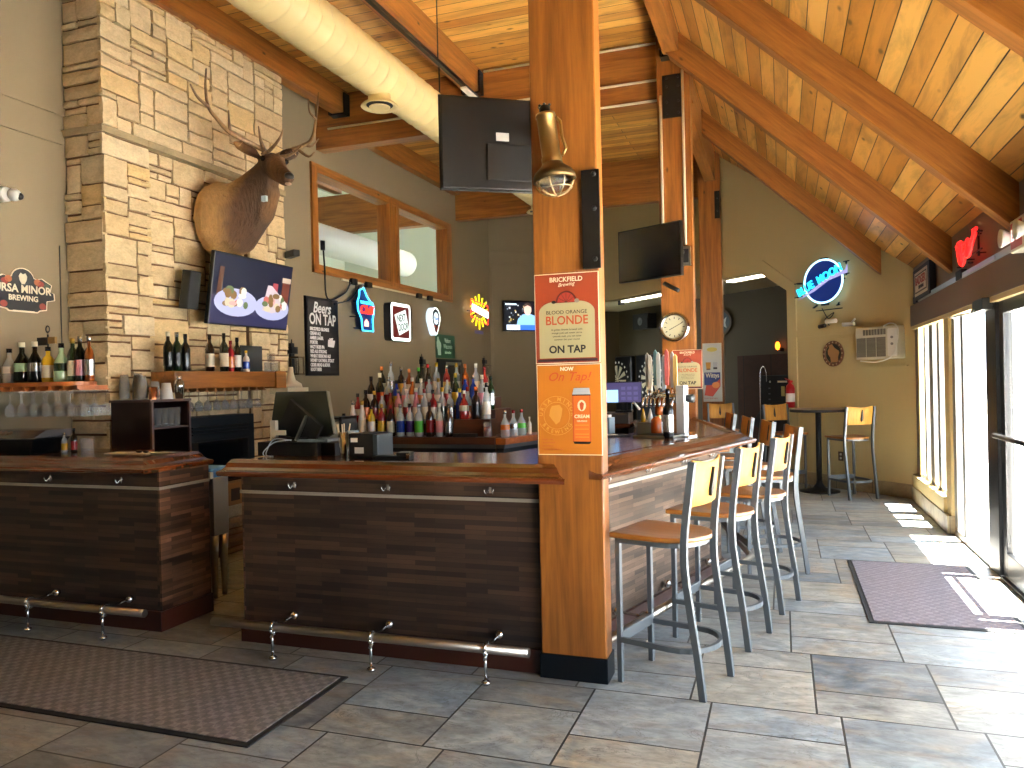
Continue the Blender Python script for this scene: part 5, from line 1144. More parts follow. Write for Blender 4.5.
# ================================================================== bar things
def cmat(name, c, rough=.12): return mat(name, c, rough, 0, coat=.6)
def gmat(name, c): return thin(name, c, .42)
BOT = {}
def bottle(kind, glass, label, cap, h=.3, r=.038, lab2=None):
    h *= 1.08; r *= 1.06
    """one mesh per part, cached; returns meshes (body, label, cap)"""
    key = (kind, glass, label, cap, round(h, 2), round(r, 3))
    if key in BOT: return BOT[key]
    prof = {'tall': [(r*.9, 0), (r, .01), (r, h*.58), (r*.8, h*.68), (r*.36, h*.76), (r*.34, h*.93)],
            'square': [(r, 0), (r*1.05, .01), (r*1.05, h*.55), (r*.9, h*.62), (r*.4, h*.68), (r*.38, h*.92)],
            'wine': [(r*.9, 0), (r, .01), (r, h*.6), (r*.75, h*.7), (r*.38, h*.78), (r*.36, h*.95)],
            'flask': [(r*1.1, 0), (r*1.2, .015), (r*1.1, h*.5), (r*.6, h*.66), (r*.35, h*.74), (r*.35, h*.92)],
            'cone': [(r*.95, 0), (r, .012), (r*.98, h*.35), (r*.66, h*.62), (r*.36, h*.82), (r*.34, h*.92)]}[kind]
    n = 4 if kind == 'square' and 0 else 14
    G_ = G(); G_.lathe([(.001, 0)]+prof+[(.001, prof[-1][1])], n=n)
    L = G(); a, b = (.13, .48) if kind != 'cone' else (.1, .6)
    if kind == 'cone': L.lathe([(r*1.01, h*.06), (r*1.0, h*.34), (r*.86, h*.46)], n=n, cap=False)
    else: L.lathe([(prof[2][0]*1.02 if kind != 'flask' else r*1.17, h*a), (prof[2][0]*1.02, h*b)], n=n, cap=False)
    K = G(); K.lathe([(.001, h*.88), (r*.42, h*.88), (r*.42, h), (.001, h)], n=10)
    BOT[key] = [(g_, m) for g_, m in ((G_, glass), (L, label), (K, cap))]
    return BOT[key]
BM = {}
def put_bottle(loc, desc, cat, spec, group=None, pour=False):
    kind, glass, label, cap, h, r = spec
    key = tuple(spec); 
    t = thing('bottle', desc, cat, loc, R.uniform(-.4, .4), group)
    parts = bottle(*[kind, glass, label, cap], h, r)
    for nm, (g_, m) in zip(('glass_body', 'label', 'cap'), parts):
        if (key, nm) in BM:
            o = bpy.data.objects.new(nm, BM[(key, nm)]); C.objects.link(o); o.parent = t
        else:
            o = g_.build(nm, COL[m], t); BM[(key, nm)] = o.data
    return t
COL = {'clear': gmat('bottle_clear', '#e8f0ee'), 'amber': cmat('bottle_amber', '#7a3c10'), 'brown': cmat('bottle_brown', '#2c150b'), 'green': cmat('bottle_green', '#1c3a1c'), 'dark green': cmat('bottle_dark_green', '#10180f'),
       'blue': cmat('bottle_blue', '#1c3a9a'), 'red': cmat('bottle_red', '#8c1c1c'), 'white': cmat('bottle_white', '#e4ddd0', .3), 'pink': cmat('bottle_pink', '#c88088'), 'yellow': cmat('bottle_yellow', '#c8a028'),
       'pale green': cmat('bottle_pale_green', '#a8c49a'), 'purple': cmat('bottle_purple', '#4a2a6a'), 'black': mat('bottle_black', '#0c0c0e', .25), 'orange': cmat('bottle_orange', '#d0702a'), 'cream': mat('bottle_cream', '#d8ccb0', .5),
       'gold': mat('bottle_gold', '#b8923c', .35, .7), 'silver': mat('bottle_silver', '#b8b8b8', .25, .8), 'bright green': cmat('bottle_bright_green', '#5ac040')}
used_desc = {}
def mkdesc(glass, label, cap, place):
    return '%s bottle, %s label, %s top, %s' % (glass, label, cap, place)
# back bar cabinet with stepped bottle display
bb = thing('back_bar', 'back bar cabinet with stepped dark wood bottle display', 'back bar', (0, 0, 0))
DW = wood('dark_step_wood', '#5a2f1c', '#351a0f', 'x', 1., .35, False)
g = G(); g.box(-3.98, -2.4, 6.36, 7.1, .1, .93); g.build('cabinet', BLACKM, bb)
g = G(); g.box(-3.9, -3.22, 6.35, 6.36, .18, .86); g.box(-3.18, -2.48, 6.35, 6.36, .18, .86); g.build('cooler_doors', mat('slate_blue_black', '#1b2329'), bb)
g = G(); g.box(-4.0, -2.38, 6.3, 7.1, .93, .965); g.build('steel_edge', mat('dull_steel', '#6b6f72', .4, .7), bb)
g = G(); g.box(-4.0, -2.38, 6.29, 7.1, .965, 1.03); g.build('worktop', DW, bb, bevel=.004)
g = G(); g.box(-3.98, -2.5, 6.5, 7.08, 1.03, 1.14); g.build('step', DW, bb, bevel=.003)
g = G(); g.box(-3.9, -2.5, 6.64, 7.08, 1.14, 1.26); g.build('step', DW, bb, bevel=.003)
g = G(); g.box(-3.86, -2.6, 6.78, 7.08, 1.26, 1.37); g.build('step', DW, bb, bevel=.003)
g = G(); g.box(-2.8, -2.44, 6.36, 6.495, 1.03, 1.185); g.build('riser_box', DW, bb, bevel=.003)
# angled wing on the right
wg = thing('back_bar_wing', 'short angled wing of the back bar with dark base and orange wood edge', 'back bar', (0, 0, 0))
W3 = lambda o: [(-2.375, 6.33-o), (-2.375, 7.1), (-2.13+o, 7.1), (-2.13+o, 6.95), (-2.31+o, 6.33-o)]
g = G(); g.prism(W3(0), .1, .93); g.build('cabinet', mat('slate_blue_black', '#1b2329'), wg); g = G(); g.prism(W3(.03), .965, 1.02); g.build('worktop', MATS['shelf_orange_wood'], wg, bevel=.004); g = G(); g.prism(W3(.012), .93, .965); g.build('steel_edge', MATS['dull_steel'], wg)
rows = {'front': (6.37, 1.03, [
  ('square', 'pale green', 'cream', 'black', .2, .036), ('cone', 'white', 'white', 'silver', .31, .038), ('cone', 'white', 'cream', 'gold', .31, .04), ('tall', 'yellow', 'white', 'black', .27, .034), ('tall', 'red', 'yellow', 'gold', .28, .036),
  ('tall', 'brown', 'cream', 'red', .27, .036), ('tall', 'clear', 'blue', 'silver', .28, .037), ('tall', 'clear', 'purple', 'black', .28, .037), ('tall', 'clear', 'bright green', 'silver', .28, .04), ('tall', 'brown', 'red', 'black', .29, .036), ('tall', 'clear', 'pink', 'white', .28, .036), ('tall', 'brown', 'silver', 'black', .27, .034)]),
 'second': (6.57, 1.14, [
  ('flask', 'red', 'cream', 'brown', .27, .036), ('wine', 'brown', 'orange', 'black', .3, .038), ('tall', 'brown', 'red', 'yellow', .29, .036), ('tall', 'clear', 'yellow', 'orange', .28, .036), ('tall', 'amber', 'red', 'red', .27, .035), ('tall', 'pink', 'cream', 'silver', .3, .036),
  ('tall', 'clear', 'red', 'white', .3, .036), ('cone', 'pink', 'cream', 'white', .31, .036), ('tall', 'clear', 'cream', 'red', .3, .035), ('tall', 'red', 'white', 'black', .29, .035), ('tall', 'clear', 'green', 'yellow', .31, .036), ('tall', 'clear', 'silver', 'silver', .29, .035), ('tall', 'blue', 'blue', 'yellow', .3, .036), ('tall', 'clear', 'orange', 'red', .31, .036), ('tall', 'blue', 'silver', 'black', .3, .034), ('tall', 'clear', 'white', 'green', .3, .035)]),
 'third': (6.71, 1.26, [
  ('wine', 'brown', 'white', 'black', .31, .038), ('wine', 'dark green', 'red', 'cream', .34, .038), ('tall', 'clear', 'red', 'silver', .3, .034), ('tall', 'blue', 'yellow', 'black', .27, .035), ('tall', 'clear', 'pink', 'silver', .28, .034), ('tall', 'amber', 'white', 'white', .29, .034),
  ('tall', 'clear', 'orange', 'white', .28, .034), ('tall', 'clear', 'cream', 'green', .31, .034), ('flask', 'clear', 'white', 'gold', .28, .034), ('tall', 'clear', 'red', 'red', .3, .034), ('tall', 'green', 'yellow', 'yellow', .32, .036), ('tall', 'blue', 'white', 'orange', .3, .034), ('tall', 'blue', 'blue', 'silver', .3, .034), ('tall', 'clear', 'pink', 'cream', .3, .036), ('tall', 'green', 'silver', 'green', .29, .034)]),
 'top': (6.86, 1.37, [
  ('wine', 'dark green', 'cream', 'orange', .3, .036), ('tall', 'clear', 'silver', 'silver', .34, .032), ('tall', 'brown', 'gold', 'silver', .29, .034), ('tall', 'amber', 'cream', 'orange', .27, .034), ('tall', 'green', 'cream', 'bright green', .28, .034), ('tall', 'brown', 'red', 'red', .31, .034),
  ('tall', 'clear', 'cream', 'yellow', .32, .034), ('tall', 'red', 'gold', 'silver', .3, .034), ('tall', 'clear', 'white', 'gold', .31, .034), ('tall', 'amber', 'red', 'orange', .3, .034), ('tall', 'clear', 'cream', 'white', .3, .034), ('tall', 'red', 'cream', 'red', .27, .034)])}
spans = {'front': (-3.93, -2.84), 'second': (-3.9, -2.56), 'third': (-3.82, -2.56), 'top': (-3.78, -2.68)}
for rn, (yy, zz, lst) in rows.items():
    x0, x1 = spans[rn]; dx = (x1-x0)/(len(lst)-1); seen = {}
    for i, sp_ in enumerate(lst):
        place = 'on the %s step of the back bar' % rn if rn != 'front' else 'in the front row of the back bar'
        d_ = mkdesc(sp_[1], sp_[2], sp_[3], place)
        put_bottle((x0+dx*i+R.uniform(-.006, .006), yy+R.uniform(-.01, .01), zz), d_, 'bottle', sp_)
# small bottles and a red glass at the right end
for x, y, sp_ in ((-2.72, 6.43, ('flask', 'red', 'cream', 'white', .24, .036)), (-2.6, 6.42, ('tall', 'brown', 'black', 'orange', .27, .036)), (-2.5, 6.43, ('tall', 'clear', 'white', 'black', .3, .034))):
    put_bottle((x, y, 1.185), mkdesc(sp_[1], sp_[2], sp_[3], 'on the riser box'), 'bottle', sp_)
for k, sp_ in enumerate((('flask', 'clear', 'orange', 'silver', .22, .036), ('flask', 'clear', 'silver', 'red', .22, .034), ('flask', 'clear', 'bright green', 'red', .22, .036), ('tall', 'white', 'white', 'white', .15, .018))):
    px, py = -2.33+.26*.13*k, 6.4+.13*k
    put_bottle((px, py+.03, 1.02), mkdesc(sp_[1], sp_[2], sp_[3], 'on the angled back bar wing'), 'bottle', sp_)
t = thing('cocktail_glass', 'glass with dark red liquid on the back bar worktop', 'glass', (-2.46, 6.33, 1.03))
g = G(); g.lathe([(.03, 0), (.036, .005), (.038, .13), (.036, .13), (.034, .01), (.001, .008)], n=16, cap=False); g.build('tumbler', GLASS, t); g = G(); g.lathe([(.001, .01), (.033, .01), (.0345, .09), (.001, .09)], n=16); g.build('liquid', cmat('red_liquid', '#7c1412'), t)
t = thing('drinks_tray', 'low black tray with white rim on the display riser', 'tray', (-2.62, 6.4, 1.185)); t.location = (-2.66, 6.325, 1.03)
g = G(); g.box(-.12, .1, -.03, .03, .0, .03); g.build('tray', BLACKM, t)
# POS terminal on the right bar, seen from behind
t = thing('pos_terminal', 'black point-of-sale terminal with tilted screen seen from behind', 'terminal', (-2.9, 4.1, 1.083))
g = G(); g.box(-.24, .2, -.04, .3, 0, .085); g.box(.2, .3, .0, .3, 0, .08); g.build('cash_box', BLACKM, t, bevel=.004)
g = G(); g.prism([(-.2, .12), (.23, .12), (.27, .14), (.19, .41), (-.19, .41)], -.0, .03, 'xz', Matrix.Rotation(rad(-12), 4, 'X')); g.build('screen_back', mat('dark_grey_green_plastic', '#1d2321', .35), t, bevel=.006)
g = G(); g.prism([(.271, .14), (.277, .14), (.197, .41), (.19, .41)], -.001, .031, 'xz', Matrix.Rotation(rad(-12), 4, 'X')); g.build('silver_edge', STEEL, t)
g = G(); g.bar([(.0, .02, .1), (.13, -.04, .27)], .28, .02, (0, 1, 0)); g.box(-.14, .12, -.03, .12, .085, .115); g.build('stand', BLACKM, t)
g = G(); g.bar([(.05, -.04, .1), (.135, -.05, .25)], .01, .03, (0, 1, 0)); g.build('stand_edge', STEEL, t)
g = G(); g.box(-.15, -.11, -.03, .0, .1, .22); g.box(-.11, -.03, -.045, -.03, .13, .16); g.build('card_reader', OW, t); g = G(); g.box(.05, .27, -.035, .1, .088, .105); g.build('grey_base', mat('blue_grey_plastic', '#6b747c', .4), t)
g = G(); 
for k in (0, .02): g.tube(smooth_path([(.0+k, -.05, .1), (-.1, -.06, .085+k), (-.17+k, -.07, .03), (-.16+k, -.08, .004), (-.1+k, -.1, .004)]), .0035, 6)
g.build('white_cable', mat('bluish_white_cable', '#b8cce4', .4), t)
t = thing('pen_cup', 'steel and blue cup stuffed with pens beside the terminal', 'cup', (-2.48, 4.05, 1.083))
g = G(); g.lathe([(.025, 0), (.035, .15), (.031, .15), (.022, .005), (.001, .004)], (-.025, 0, 0), 14, cap=False); g.build('steel_cup', CHROME, t); g = G(); g.lathe([(.026, 0), (.034, .16), (.03, .16), (.022, .005), (.001, .004)], (.04, 0, 0), 14, cap=False); g.build('plastic_cup', mat('pale_blue_plastic', '#a8c8e0', .25), t)
g = G()
for a in range(6): g.tube([(-.025+.01*math.cos(a), .01*math.sin(a), .02), (-.025+.045*math.cos(a), .04*math.sin(a), .2)], .004, 5)
g.build('pens', COL['cream'], t)
t = thing('receipt_printer', 'black receipt printer box with white labels on the right bar', 'printer', (-2.3, 3.98, 1.083))
g = G(); g.box(-.1, .06, -.05, .14, 0, .15); g.build('case', BLACKM, t, bevel=.005); g = G(); g.box(.06, .09, -.05, .14, 0, .145); g.build('grey_side', mat('blue_grey_dark', '#343c40', .4), t, bevel=.004)
g = G(); g.box(-.085, -.04, -.052, -.05, .1, .125); g.build('label', WHITE, t); g = G(); g.box(-.06, .0, -.052, -.05, .035, .07); g.build('label', WHITE, t)
t = thing('card_terminal', 'small black card payment terminal lying on the right bar', 'card reader', (-2.1, 3.93, 1.083), rad(10))
g = G(); g.box(-.12, .1, -.04, .05, 0, .025); g.box(.02, .1, -.04, .05, .025, .045); g.build('body', DARK, t, bevel=.006); g = G(); g.box(.08, .1, -.042, -.04, .01, .04); g.build('silver_end', CHROME, t)
t = thing('photo_stand', 'small black shelf unit with white cartons behind the terminal', 'shelf unit', (-3.3, 5.6, 0))
t.location = (-2.98, 4.6, .84)
g = G(); g.box(-.06, .12, 0, .2, 0, .3); g.box(-.06, .12, .0, .2, .44, .455); g.box(.1, .12, 0, .2, .3, .46); g.build('frame', BLACKM, t); g = G(); g.box(-.05, .09, .02, .18, .3, .43); g.build('cartons', mat('pale_carton', '#b8c4c0', .6), t)
t = thing('candle_holder', 'cream ceramic lamp base on the mantel end behind the terminal', 'lamp', (-4.93, 6.95, 1.5))
g = G(); g.box(-.12, .1, -.2, .17, -.06, 0); g.build('corner_shelf', COL['cream'], t); g = G(); g.lathe([(.12, 0), (.11, .04), (.05, .08), (.03, .16), (.025, .22), (.001, .22)], n=18); g.build('base', COL['cream'], t)
# mantel bottles
for i, (y, sp_) in enumerate(((5.17 , ('wine', 'dark green', 'black', 'cream', .31, .037)), (5.27 , ('wine', 'green', 'black', 'silver', .31, .037)), (5.37 , ('wine', 'black', 'dark green', 'black', .3, .037)), (5.67 , ('wine', 'brown', 'cream', 'black', .31, .037)), (5.86 , ('wine', 'dark green', 'cream', 'black', .33, .037)), (5.95 , ('tall', 'red', 'orange', 'red', .27, .033)), (6.04 , ('wine', 'dark green', 'white', 'black', .3, .037)), (6.17 , ('tall', 'white', 'blue', 'yellow', .19, .03)))):
    put_bottle((-4.88, y, 1.665), mkdesc(sp_[1], sp_[2], sp_[3], 'on the stone chimney mantel'), 'bottle', sp_)
t = thing('dark_board', 'plain dark board leaning on the chimney above the mantel', 'board', (-4.96, 6.36, 1.665), rad(90)); g = G(); g.box(-.16, .16, 0, .015, 0, .26); g.build('board', mat('charcoal_board', '#26292c', .6), t)
t = thing('glass_cluster', 'stack of clear stemless glasses at the right end of the mantel', 'glasses', (-4.9, 6.58, 1.671))
g = G(); g.lathe([(.04, 0), (.042, .09), (.04, .09), (.037, .006), (.001, .005)], (0, -.05, 0), 14, cap=False); g.build('tumbler', GLASS, t); g = G(); g.lathe([(.04, 0), (.042, .09), (.04, .09), (.037, .006), (.001, .005)], (0, .045, 0), 14, cap=False); g.build('tumbler', GLASS, t)
g = G(); g.lathe([(.04, 0), (.042, .09), (.04, .09), (.037, .006), (.001, .005)], (0, 0, .092), 14, cap=False); g.build('tumbler', GLASS, t)
# left shelf bottles
for x, sp_ in ((-5.46, ('flask', 'clear', 'white', 'black', .24, .042)), (-5.33, ('flask', 'dark green', 'pale green', 'cream', .28, .048)), (-5.2, ('flask', 'black', 'silver', 'cream', .28, .044)), (-5.07, ('tall', 'yellow', 'cream', 'black', .24, .042)), (-4.94, ('flask', 'pale green', 'green', 'black', .26, .044)), (-4.83, ('wine', 'green', 'cream', 'gold', .29, .036)), (-4.76, ('wine', 'dark green', 'pink', 'silver', .3, .034)), (-4.675, ('tall', 'amber', 'silver', 'silver', .3, .032))):
    put_bottle((x, 4.2, 1.585), mkdesc(sp_[1], sp_[2], sp_[3], 'on the far left shelf'), 'bottle', sp_)
t = thing('shelf_ornament', 'small dark metal ornament with ring behind the left shelf bottles', 'ornament', (-5.2, 4.31, 1.585))
g = G(); g.tube([(0, 0, 0), (0, 0, .36)], .006, 6); g.box(-.1, -.01, -.01, .01, .28, .34); g.build('dark_flag', IRON, t); g = G(); g.box(.01, .08, -.01, .01, .29, .34); g.build('brass_flag', BRZ, t); g = G(); g.tube([(.0, .0, .385)]+[(.018*math.sin(a), 0, .4-.025*math.cos(a)) for a in [2*PI*i/14 for i in range(15)]], .004, 6); g.build('ring', IRON, t)
# cubby cabinet with cups
t = thing('cubby_cabinet', 'dark wood cubby cabinet with open shelves on the left counter', 'cabinet', (0, 0, 0))
DK = mat('espresso_laminate', '#2a1512', .4); MD = mat('mauve_brown_edge', '#5a4440', .4)
g = G(); g.box(-5.05, -4.66, 4.73, 4.75, .84, 1.415); g.box(-5.05, -4.66, 5.13, 5.15, .84, 1.415); g.box(-5.05, -5.03, 4.75, 5.13, .84, 1.415); g.build('body', DK, t); g = G(); g.box(-5.06, -4.64, 4.72, 5.16, 1.415, 1.435); g.box(-4.66, -4.64, 4.73, 4.75, .84, 1.415); g.box(-4.66, -4.64, 5.13, 5.15, .84, 1.415); g.build('edges', MD, t)
g = G(); g.box(-5.03, -4.65, 4.75, 5.13, 1.2, 1.215); g.build('shelf', MD, t)
g = G(); g.box(-5.05, -4.66, 4.71, 5.15, .1, .84); g.build('base_cabinet', BLACKM, t)
def cup(loc, h, r, m, label, nm='cup', n=1, group=None):
    g = G()
    for i in range(n): z = i*.012; g.lathe([(r*.72, z), (r, z+h), (r*.96, z+h), (r*.69, z+.004), (.001, z+.003)], n=14, cap=False)
    return tag(g.build(nm, m, loc=loc), label, 'cup', group)
HAZ = thin('hazy_plastic', '#e8e4dc', .2, .2)
def cupstack(x, y, k, inv, label):
    t = thing('cup_stack', label, 'cups', (x, y, 1.435))
    for i in range(k):
        g = G(); z = i*.0115; g.lathe([(.044, z), (.03, z+.1), (.028, z+.1), (.042, z)], n=14, cap=False); g.build('cup', HAZ, t)
cupstack(-4.98, 4.8, 10, 1, 'tallest stack of upturned clear plastic cups on the cabinet, leftmost'); cupstack(-4.9, 4.86, 11, 1, 'second stack of upturned clear plastic cups on the cabinet'); cupstack(-4.82, 4.82, 9, 1, 'third stack of upturned clear plastic cups, beside the copper mug'); cupstack(-4.75, 4.88, 5, 1, 'short stack of upturned clear plastic cups on the cabinet')
t = thing('copper_mug', 'small copper mug on the cubby cabinet between the plastic cups', 'mug', (-4.71, 4.82, 1.435)); g = G(); g.lathe([(.032, 0), (.035, .1), (.032, .1), (.03, .005), (.001, .004)], n=16, cap=False); g.build('body', mat('copper', '#b87a5a', .25, 1.), t); g = G(); g.tube(smooth_path([(.034, 0, .08), (.06, 0, .07), (.06, 0, .03), (.034, 0, .02)]), .004, 6); g.build('handle', MATS['copper'], t)
g = G(); g.lathe([(.052, 0), (.034, .13), (.001, .131)], n=18); tag(g.build('paper_cup', WHITE, loc=(-4.7, 4.95, 1.435)), 'upturned white paper cup on the cubby cabinet', 'cup')
t = thing('cocktail_shaker', 'tall chrome cocktail shaker at the right end of the cubby cabinet', 'shaker', (-4.7, 5.09, 1.435)); g = G(); g.lathe([(.03, 0), (.042, .1), (.042, .12), (.03, .15), (.022, .16)], n=18); g.build('tin', CHROME, t); g = G(); g.lathe([(.022, .155), (.02, .185), (.001, .19)], n=14); g.build('cap', CHROME, t)
for i in range(5):
    g = G(); g.lathe([(.022, 0), (.028, .15), (.026, .15), (.02, .01), (.001, .008)], n=12, cap=False); tag(g.build('pint_glass', GLASS, loc=(-4.7, 4.79+i*.068, 1.215)), 'clear tall glass on the middle shelf of the cubby cabinet', 'glass', 'glasses in the cubby cabinet')
t = thing('garnish_bin', 'black covered garnish tray with smoky lid and orange slices at far left', 'tray', (-5.07, 4.03, 1.083))
g = G(); g.add([(-.3, -.12, 0), (.16, -.12, 0), (.16, .12, 0), (-.3, .12, 0), (-.36, -.15, .1), (.23, -.15, .11), (.23, .15, .11), (-.36, .15, .1)], [(0, 3, 2, 1), (0, 1, 5, 4), (1, 2, 6, 5), (2, 3, 7, 6), (3, 0, 4, 7), (4, 5, 6, 7)]); g.build('tray', DARK, t, bevel=.01)
g = G(); g.add([(-.36, -.15, .105), (.23, -.15, .115), (.23, .15, .115), (-.36, .15, .105), (-.3, -.06, .165), (.24, -.06, .165), (.24, .15, .165), (-.3, .15, .165)], [(0, 1, 5, 4), (1, 2, 6, 5), (2, 3, 7, 6), (3, 0, 4, 7), (4, 5, 6, 7)]); g.build('lid', mat('smoky_lid', '#8a8688', .15, 0, trans=.55), t)
g = G()
for i in range(4): g.sphere((-.25+i*.05, -.05, .115), .026, 8)
g.build('orange_slices', mat('orange_fruit', '#c87828', .5), t)
for x, c, cp, nm in ((-4.79, 'yellow', 'silver', 'short yellow-topped bottle beside the garnish tray'), (-4.7, 'red', 'black', 'small sauce bottle with red label on the left bar')):
    put_bottle((x, 4.08, 1.083), nm, 'bottle', ('tall', 'clear' if c == 'yellow' else 'brown', c, cp, .13 if c == 'yellow' else .16, .02))
g = G(); g.lathe([(.04, 0), (.05, .1), (.047, .1), (.037, .006), (.001, .005)], n=18, cap=False); tag(g.build('rocks_glass', GLASS, loc=(-4.6, 4.1, 1.083)), 'empty clear rocks glass on the left bar by the sauce bottle', 'glass')
g = G(); g.lathe([(.03, 0), (.05, .14), (.047, .14), (.028, .005), (.001, .004)], n=14, cap=False); tag(g.build('white_cup', WHITE, loc=(-5.42, 4.22, 1.083)), 'white plastic cup behind the garnish tray at the photo edge', 'cup')
t = thing('papers', 'small stack of papers and pens lying at the end of the left bar', 'papers', (-4.1, 4.08, 1.084), rad(4))
g = G(); g.box(-.26, .08, -.05, .07, 0, .006); g.build('sheets', mat('paper_cream', '#d8d0b4', .6), t); g = G(); g.box(.1, .36, -.03, .08, 0, .008); g.build('dark_folder', mat('grey_folder', '#7a7670', .5), t); g = G(); g.sphere((0, -.02, .016), .014, 8, (2, 1, .7)); g.sphere((.05, -.015, .014), .012, 8, (2, 1, .7)); g.build('clips', BLACKM, t)
# things glimpsed through the gap
t = thing('steel_sink', 'stainless steel bar sink on legs seen in the walk-through gap', 'sink', (-4.02, 4.62, 0))
g = G(); g.box(-.16, .15, -.12, .04, .45, .87); g.build('basin', mat('dull_sink_steel', '#a8aaa6', .35, .35), t, bevel=.006)
for x in (-.13, .12):
    g = G(); g.lathe([(.018, 0), (.02, .03), (.028, .28), (.036, .45)], (x, -.09, 0), 12); g.build('leg', STEEL, t)
    g = G(); g.lathe([(.018, 0), (.02, .03), (.028, .28), (.036, .45)], (x, .01, 0), 12); g.build('leg', STEEL, t)
t = thing('cardboard_box', 'brown cardboard carton with dark print standing on the stone hearth', 'box', (-4.78, 5.95, .45))
g = G(); g.box(-.065, .065, -.3, .3, 0, .2); g.build('carton', mat('cardboard', '#8a6238', .8), t, bevel=.003); g = G(); g.box(.0655, .067, -.24, -.12, .04, .15); g.box(.0655, .067, 0, .18, .06, .13); g.build('dark_print', mat('carton_print', '#2c1c14', .7), t)
g = G(); g.box(-.1, .1, -.11, .11, 0, .07); o = tag(g.build('tissue_pack', mat('blue_wrap', '#4a80c8', .4), loc=(-3.97, 4.59, .87), bevel=.01), 'blue and white paper packet lying on the steel sink', 'packet')
g = G(); g.box(-.08, .12, -.14, -.11, .0, .045); s_ = g.build('white_face', WHITE, o)
# ------------------------------------------------------------------ taps and things on the right bar
def bar_pt(x, y): return (x, y, 1.083)
t = thing('beer_tower', 'tall white and chrome beer tap tower standing on the right bar', 'beer tower', (-.7, 5.78, 1.083), rad(-20))
g = G(); g.box(-.035, .035, -.035, .035, 0, .38); g.build('column', mat('polished_white_steel', '#e8ecf0', .12, .6), t, bevel=.008)
g = G(); g.box(-.08, .08, -.07, .07, 0, .012); g.build('flange', CHROME, t)
g = G(); g.tube([(-.04, 0, .28), (-.24, .02, .3)], .035, 12); g.build('cross_pipe', CHROME, t)
g = G(); g.lathe([(.001, -.03), (.03, -.03), (.032, .03), (.001, .03)], (.05, .02, .28), 16, Matrix.Rotation(rad(90), 4, 'Y')); g.build('end_cap', mat('dark_end_cap', '#3a3c40', .3, .6), t)
cols = ['#c8a860', '#b8c4d0', '#c06060', '#b0c0cc', '#c8ccc8', '#70a0a8', '#ccc8bc', '#c0c4c0']
for i, c in enumerate(cols):
    g = G(); z = .34; x = -.05-.035*i; g.prism([(-.013, 0), (.013, 0), (.017, .12), (.014, .25), (0, .27), (-.014, .25), (-.017, .12)], -.006, .006, 'xz', Matrix.Translation((x, .02*(i % 2), z+.02*(i % 3))))
    th_ = g.build('tap_handle', mat('tap_paint_'+c[1:], c, .35), t)
    g = G(); g.tube([(x, .02*(i % 2), z+.005), (x, .02*(i % 2), z-.06)], .008, 6); g.tube(smooth_path([(x, 0, z-.05), (x, -.05, z-.06), (x, -.07, z-.12)], 3), .009, 6); g.build('faucet', CHROME, th_)
t = thing('drip_tray', 'flat steel drip tray on the right bar below the tap handles', 'tray', (-.86, 5.72, 1.083), rad(-14))
g = G(); g.box(-.16, .16, -.13, .13, 0, .018); g.build('tray', STEEL, t, bevel=.004); g = G()
for i in range(9): g.box(-.14, .14, -.11+i*.026, -.1+i*.026, .018, .022)
g.build('grate', mat('dark_grate', '#4c5054', .4, .8), t)
put_bottle((-.78, 5.6, 1.083), 'tall dark glass bottle standing beside the white tap tower', 'bottle', ('square', 'black', 'silver', 'black', .33, .035))
t = thing('amber_bottle_rack', 'two orange plastic squeeze bottles below the tap handles', 'squeeze bottles', (-.87, 5.82, 1.101))
for i, (x, z) in enumerate(((0, .14), (-.03, .0))):
    g = G(); g.lathe([(.036, z), (.04, z+.01), (.04, z+.1), (.02, z+.125), (.001, z+.13)], (x, 0, 0), 14); g.build('bottle_body', mat('amber_plastic', '#a8501c', .25), t)
t = thing('napkin_box', 'pale blue napkin dispenser box on the right bar', 'dispenser', (-1.33, 6.05, 1.083), rad(-14))
g = G(); g.box(-.07, .05, -.05, .05, 0, .13); g.build('box', mat('powder_blue', '#8aa8bc', .4), t, bevel=.004); g = G(); g.box(-.05, .03, -.03, .03, .13, .15); g.build('napkins', WHITE, t)
t = thing('condiment_caddy', 'steel caddy with yellow capped bottles on the right bar', 'caddy', (-.98, 6.05, 1.083), rad(-14))
g = G(); g.box(-.09, .09, -.06, .06, 0, .09); g.build('caddy', mat('greyish_steel', '#8c8f8a', .35, .7), t, bevel=.004)
for x, c in ((-.06, 'yellow'), (-.0, 'white'), (.07, 'yellow')):
    g = G(); g.lathe([(.018, .09), (.02, .13), (.006, .19), (.001, .2)], (x, 0, 0), 10); g.build('bottle_top', COL[c], t)
t = thing('clipboard', 'white card on a black folder lying on the right bar', 'folder', (-1.25, 5.75, 1.083), rad(30)); g = G(); g.box(-.15, .15, -.07, .07, 0, .012); g.build('folder', BLACKM, t); g = G(); g.box(-.09, .06, -.045, .04, .012, .016); g.build('card', WHITE, t)
# second terminal station further inside the bar
t = thing('terminal_station', 'dark counter station with cash drawer inside the bar', 'counter', (-1.63, 7.3, 0), rad(4))
g = G(); g.box(-.3, .24, -.05, .4, 0, 1.05); g.build('cabinet', DK, t); g = G(); g.box(-.32, .26, -.08, .42, 1.05, 1.09); g.build('top', BARTOP, t); g = G(); g.box(-.1, .24, .0, .35, 1.09, 1.19); g.build('cash_drawer', mat('brown_grey_metal', '#4a4038', .4, .3), t, bevel=.005); g = G(); g.sphere((.06, -.005, 1.14), .012, 8); g.build('lock', CHROME, t)
t = thing('pos_terminal', 'lit point-of-sale screen with purple and light blue panels inside the bar', 'terminal', (-1.46, 7.42, 1.19), rad(4))
g = G(); g.box(-.18, .18, 0, .03, .09, .3); g.build('screen_case', DARK, t, bevel=.004); g = G(); g.box(-.08, .08, .0, .14, 0, .02); g.box(-.03, .03, .03, .06, 0, .2); g.build('stand', DARK, t)
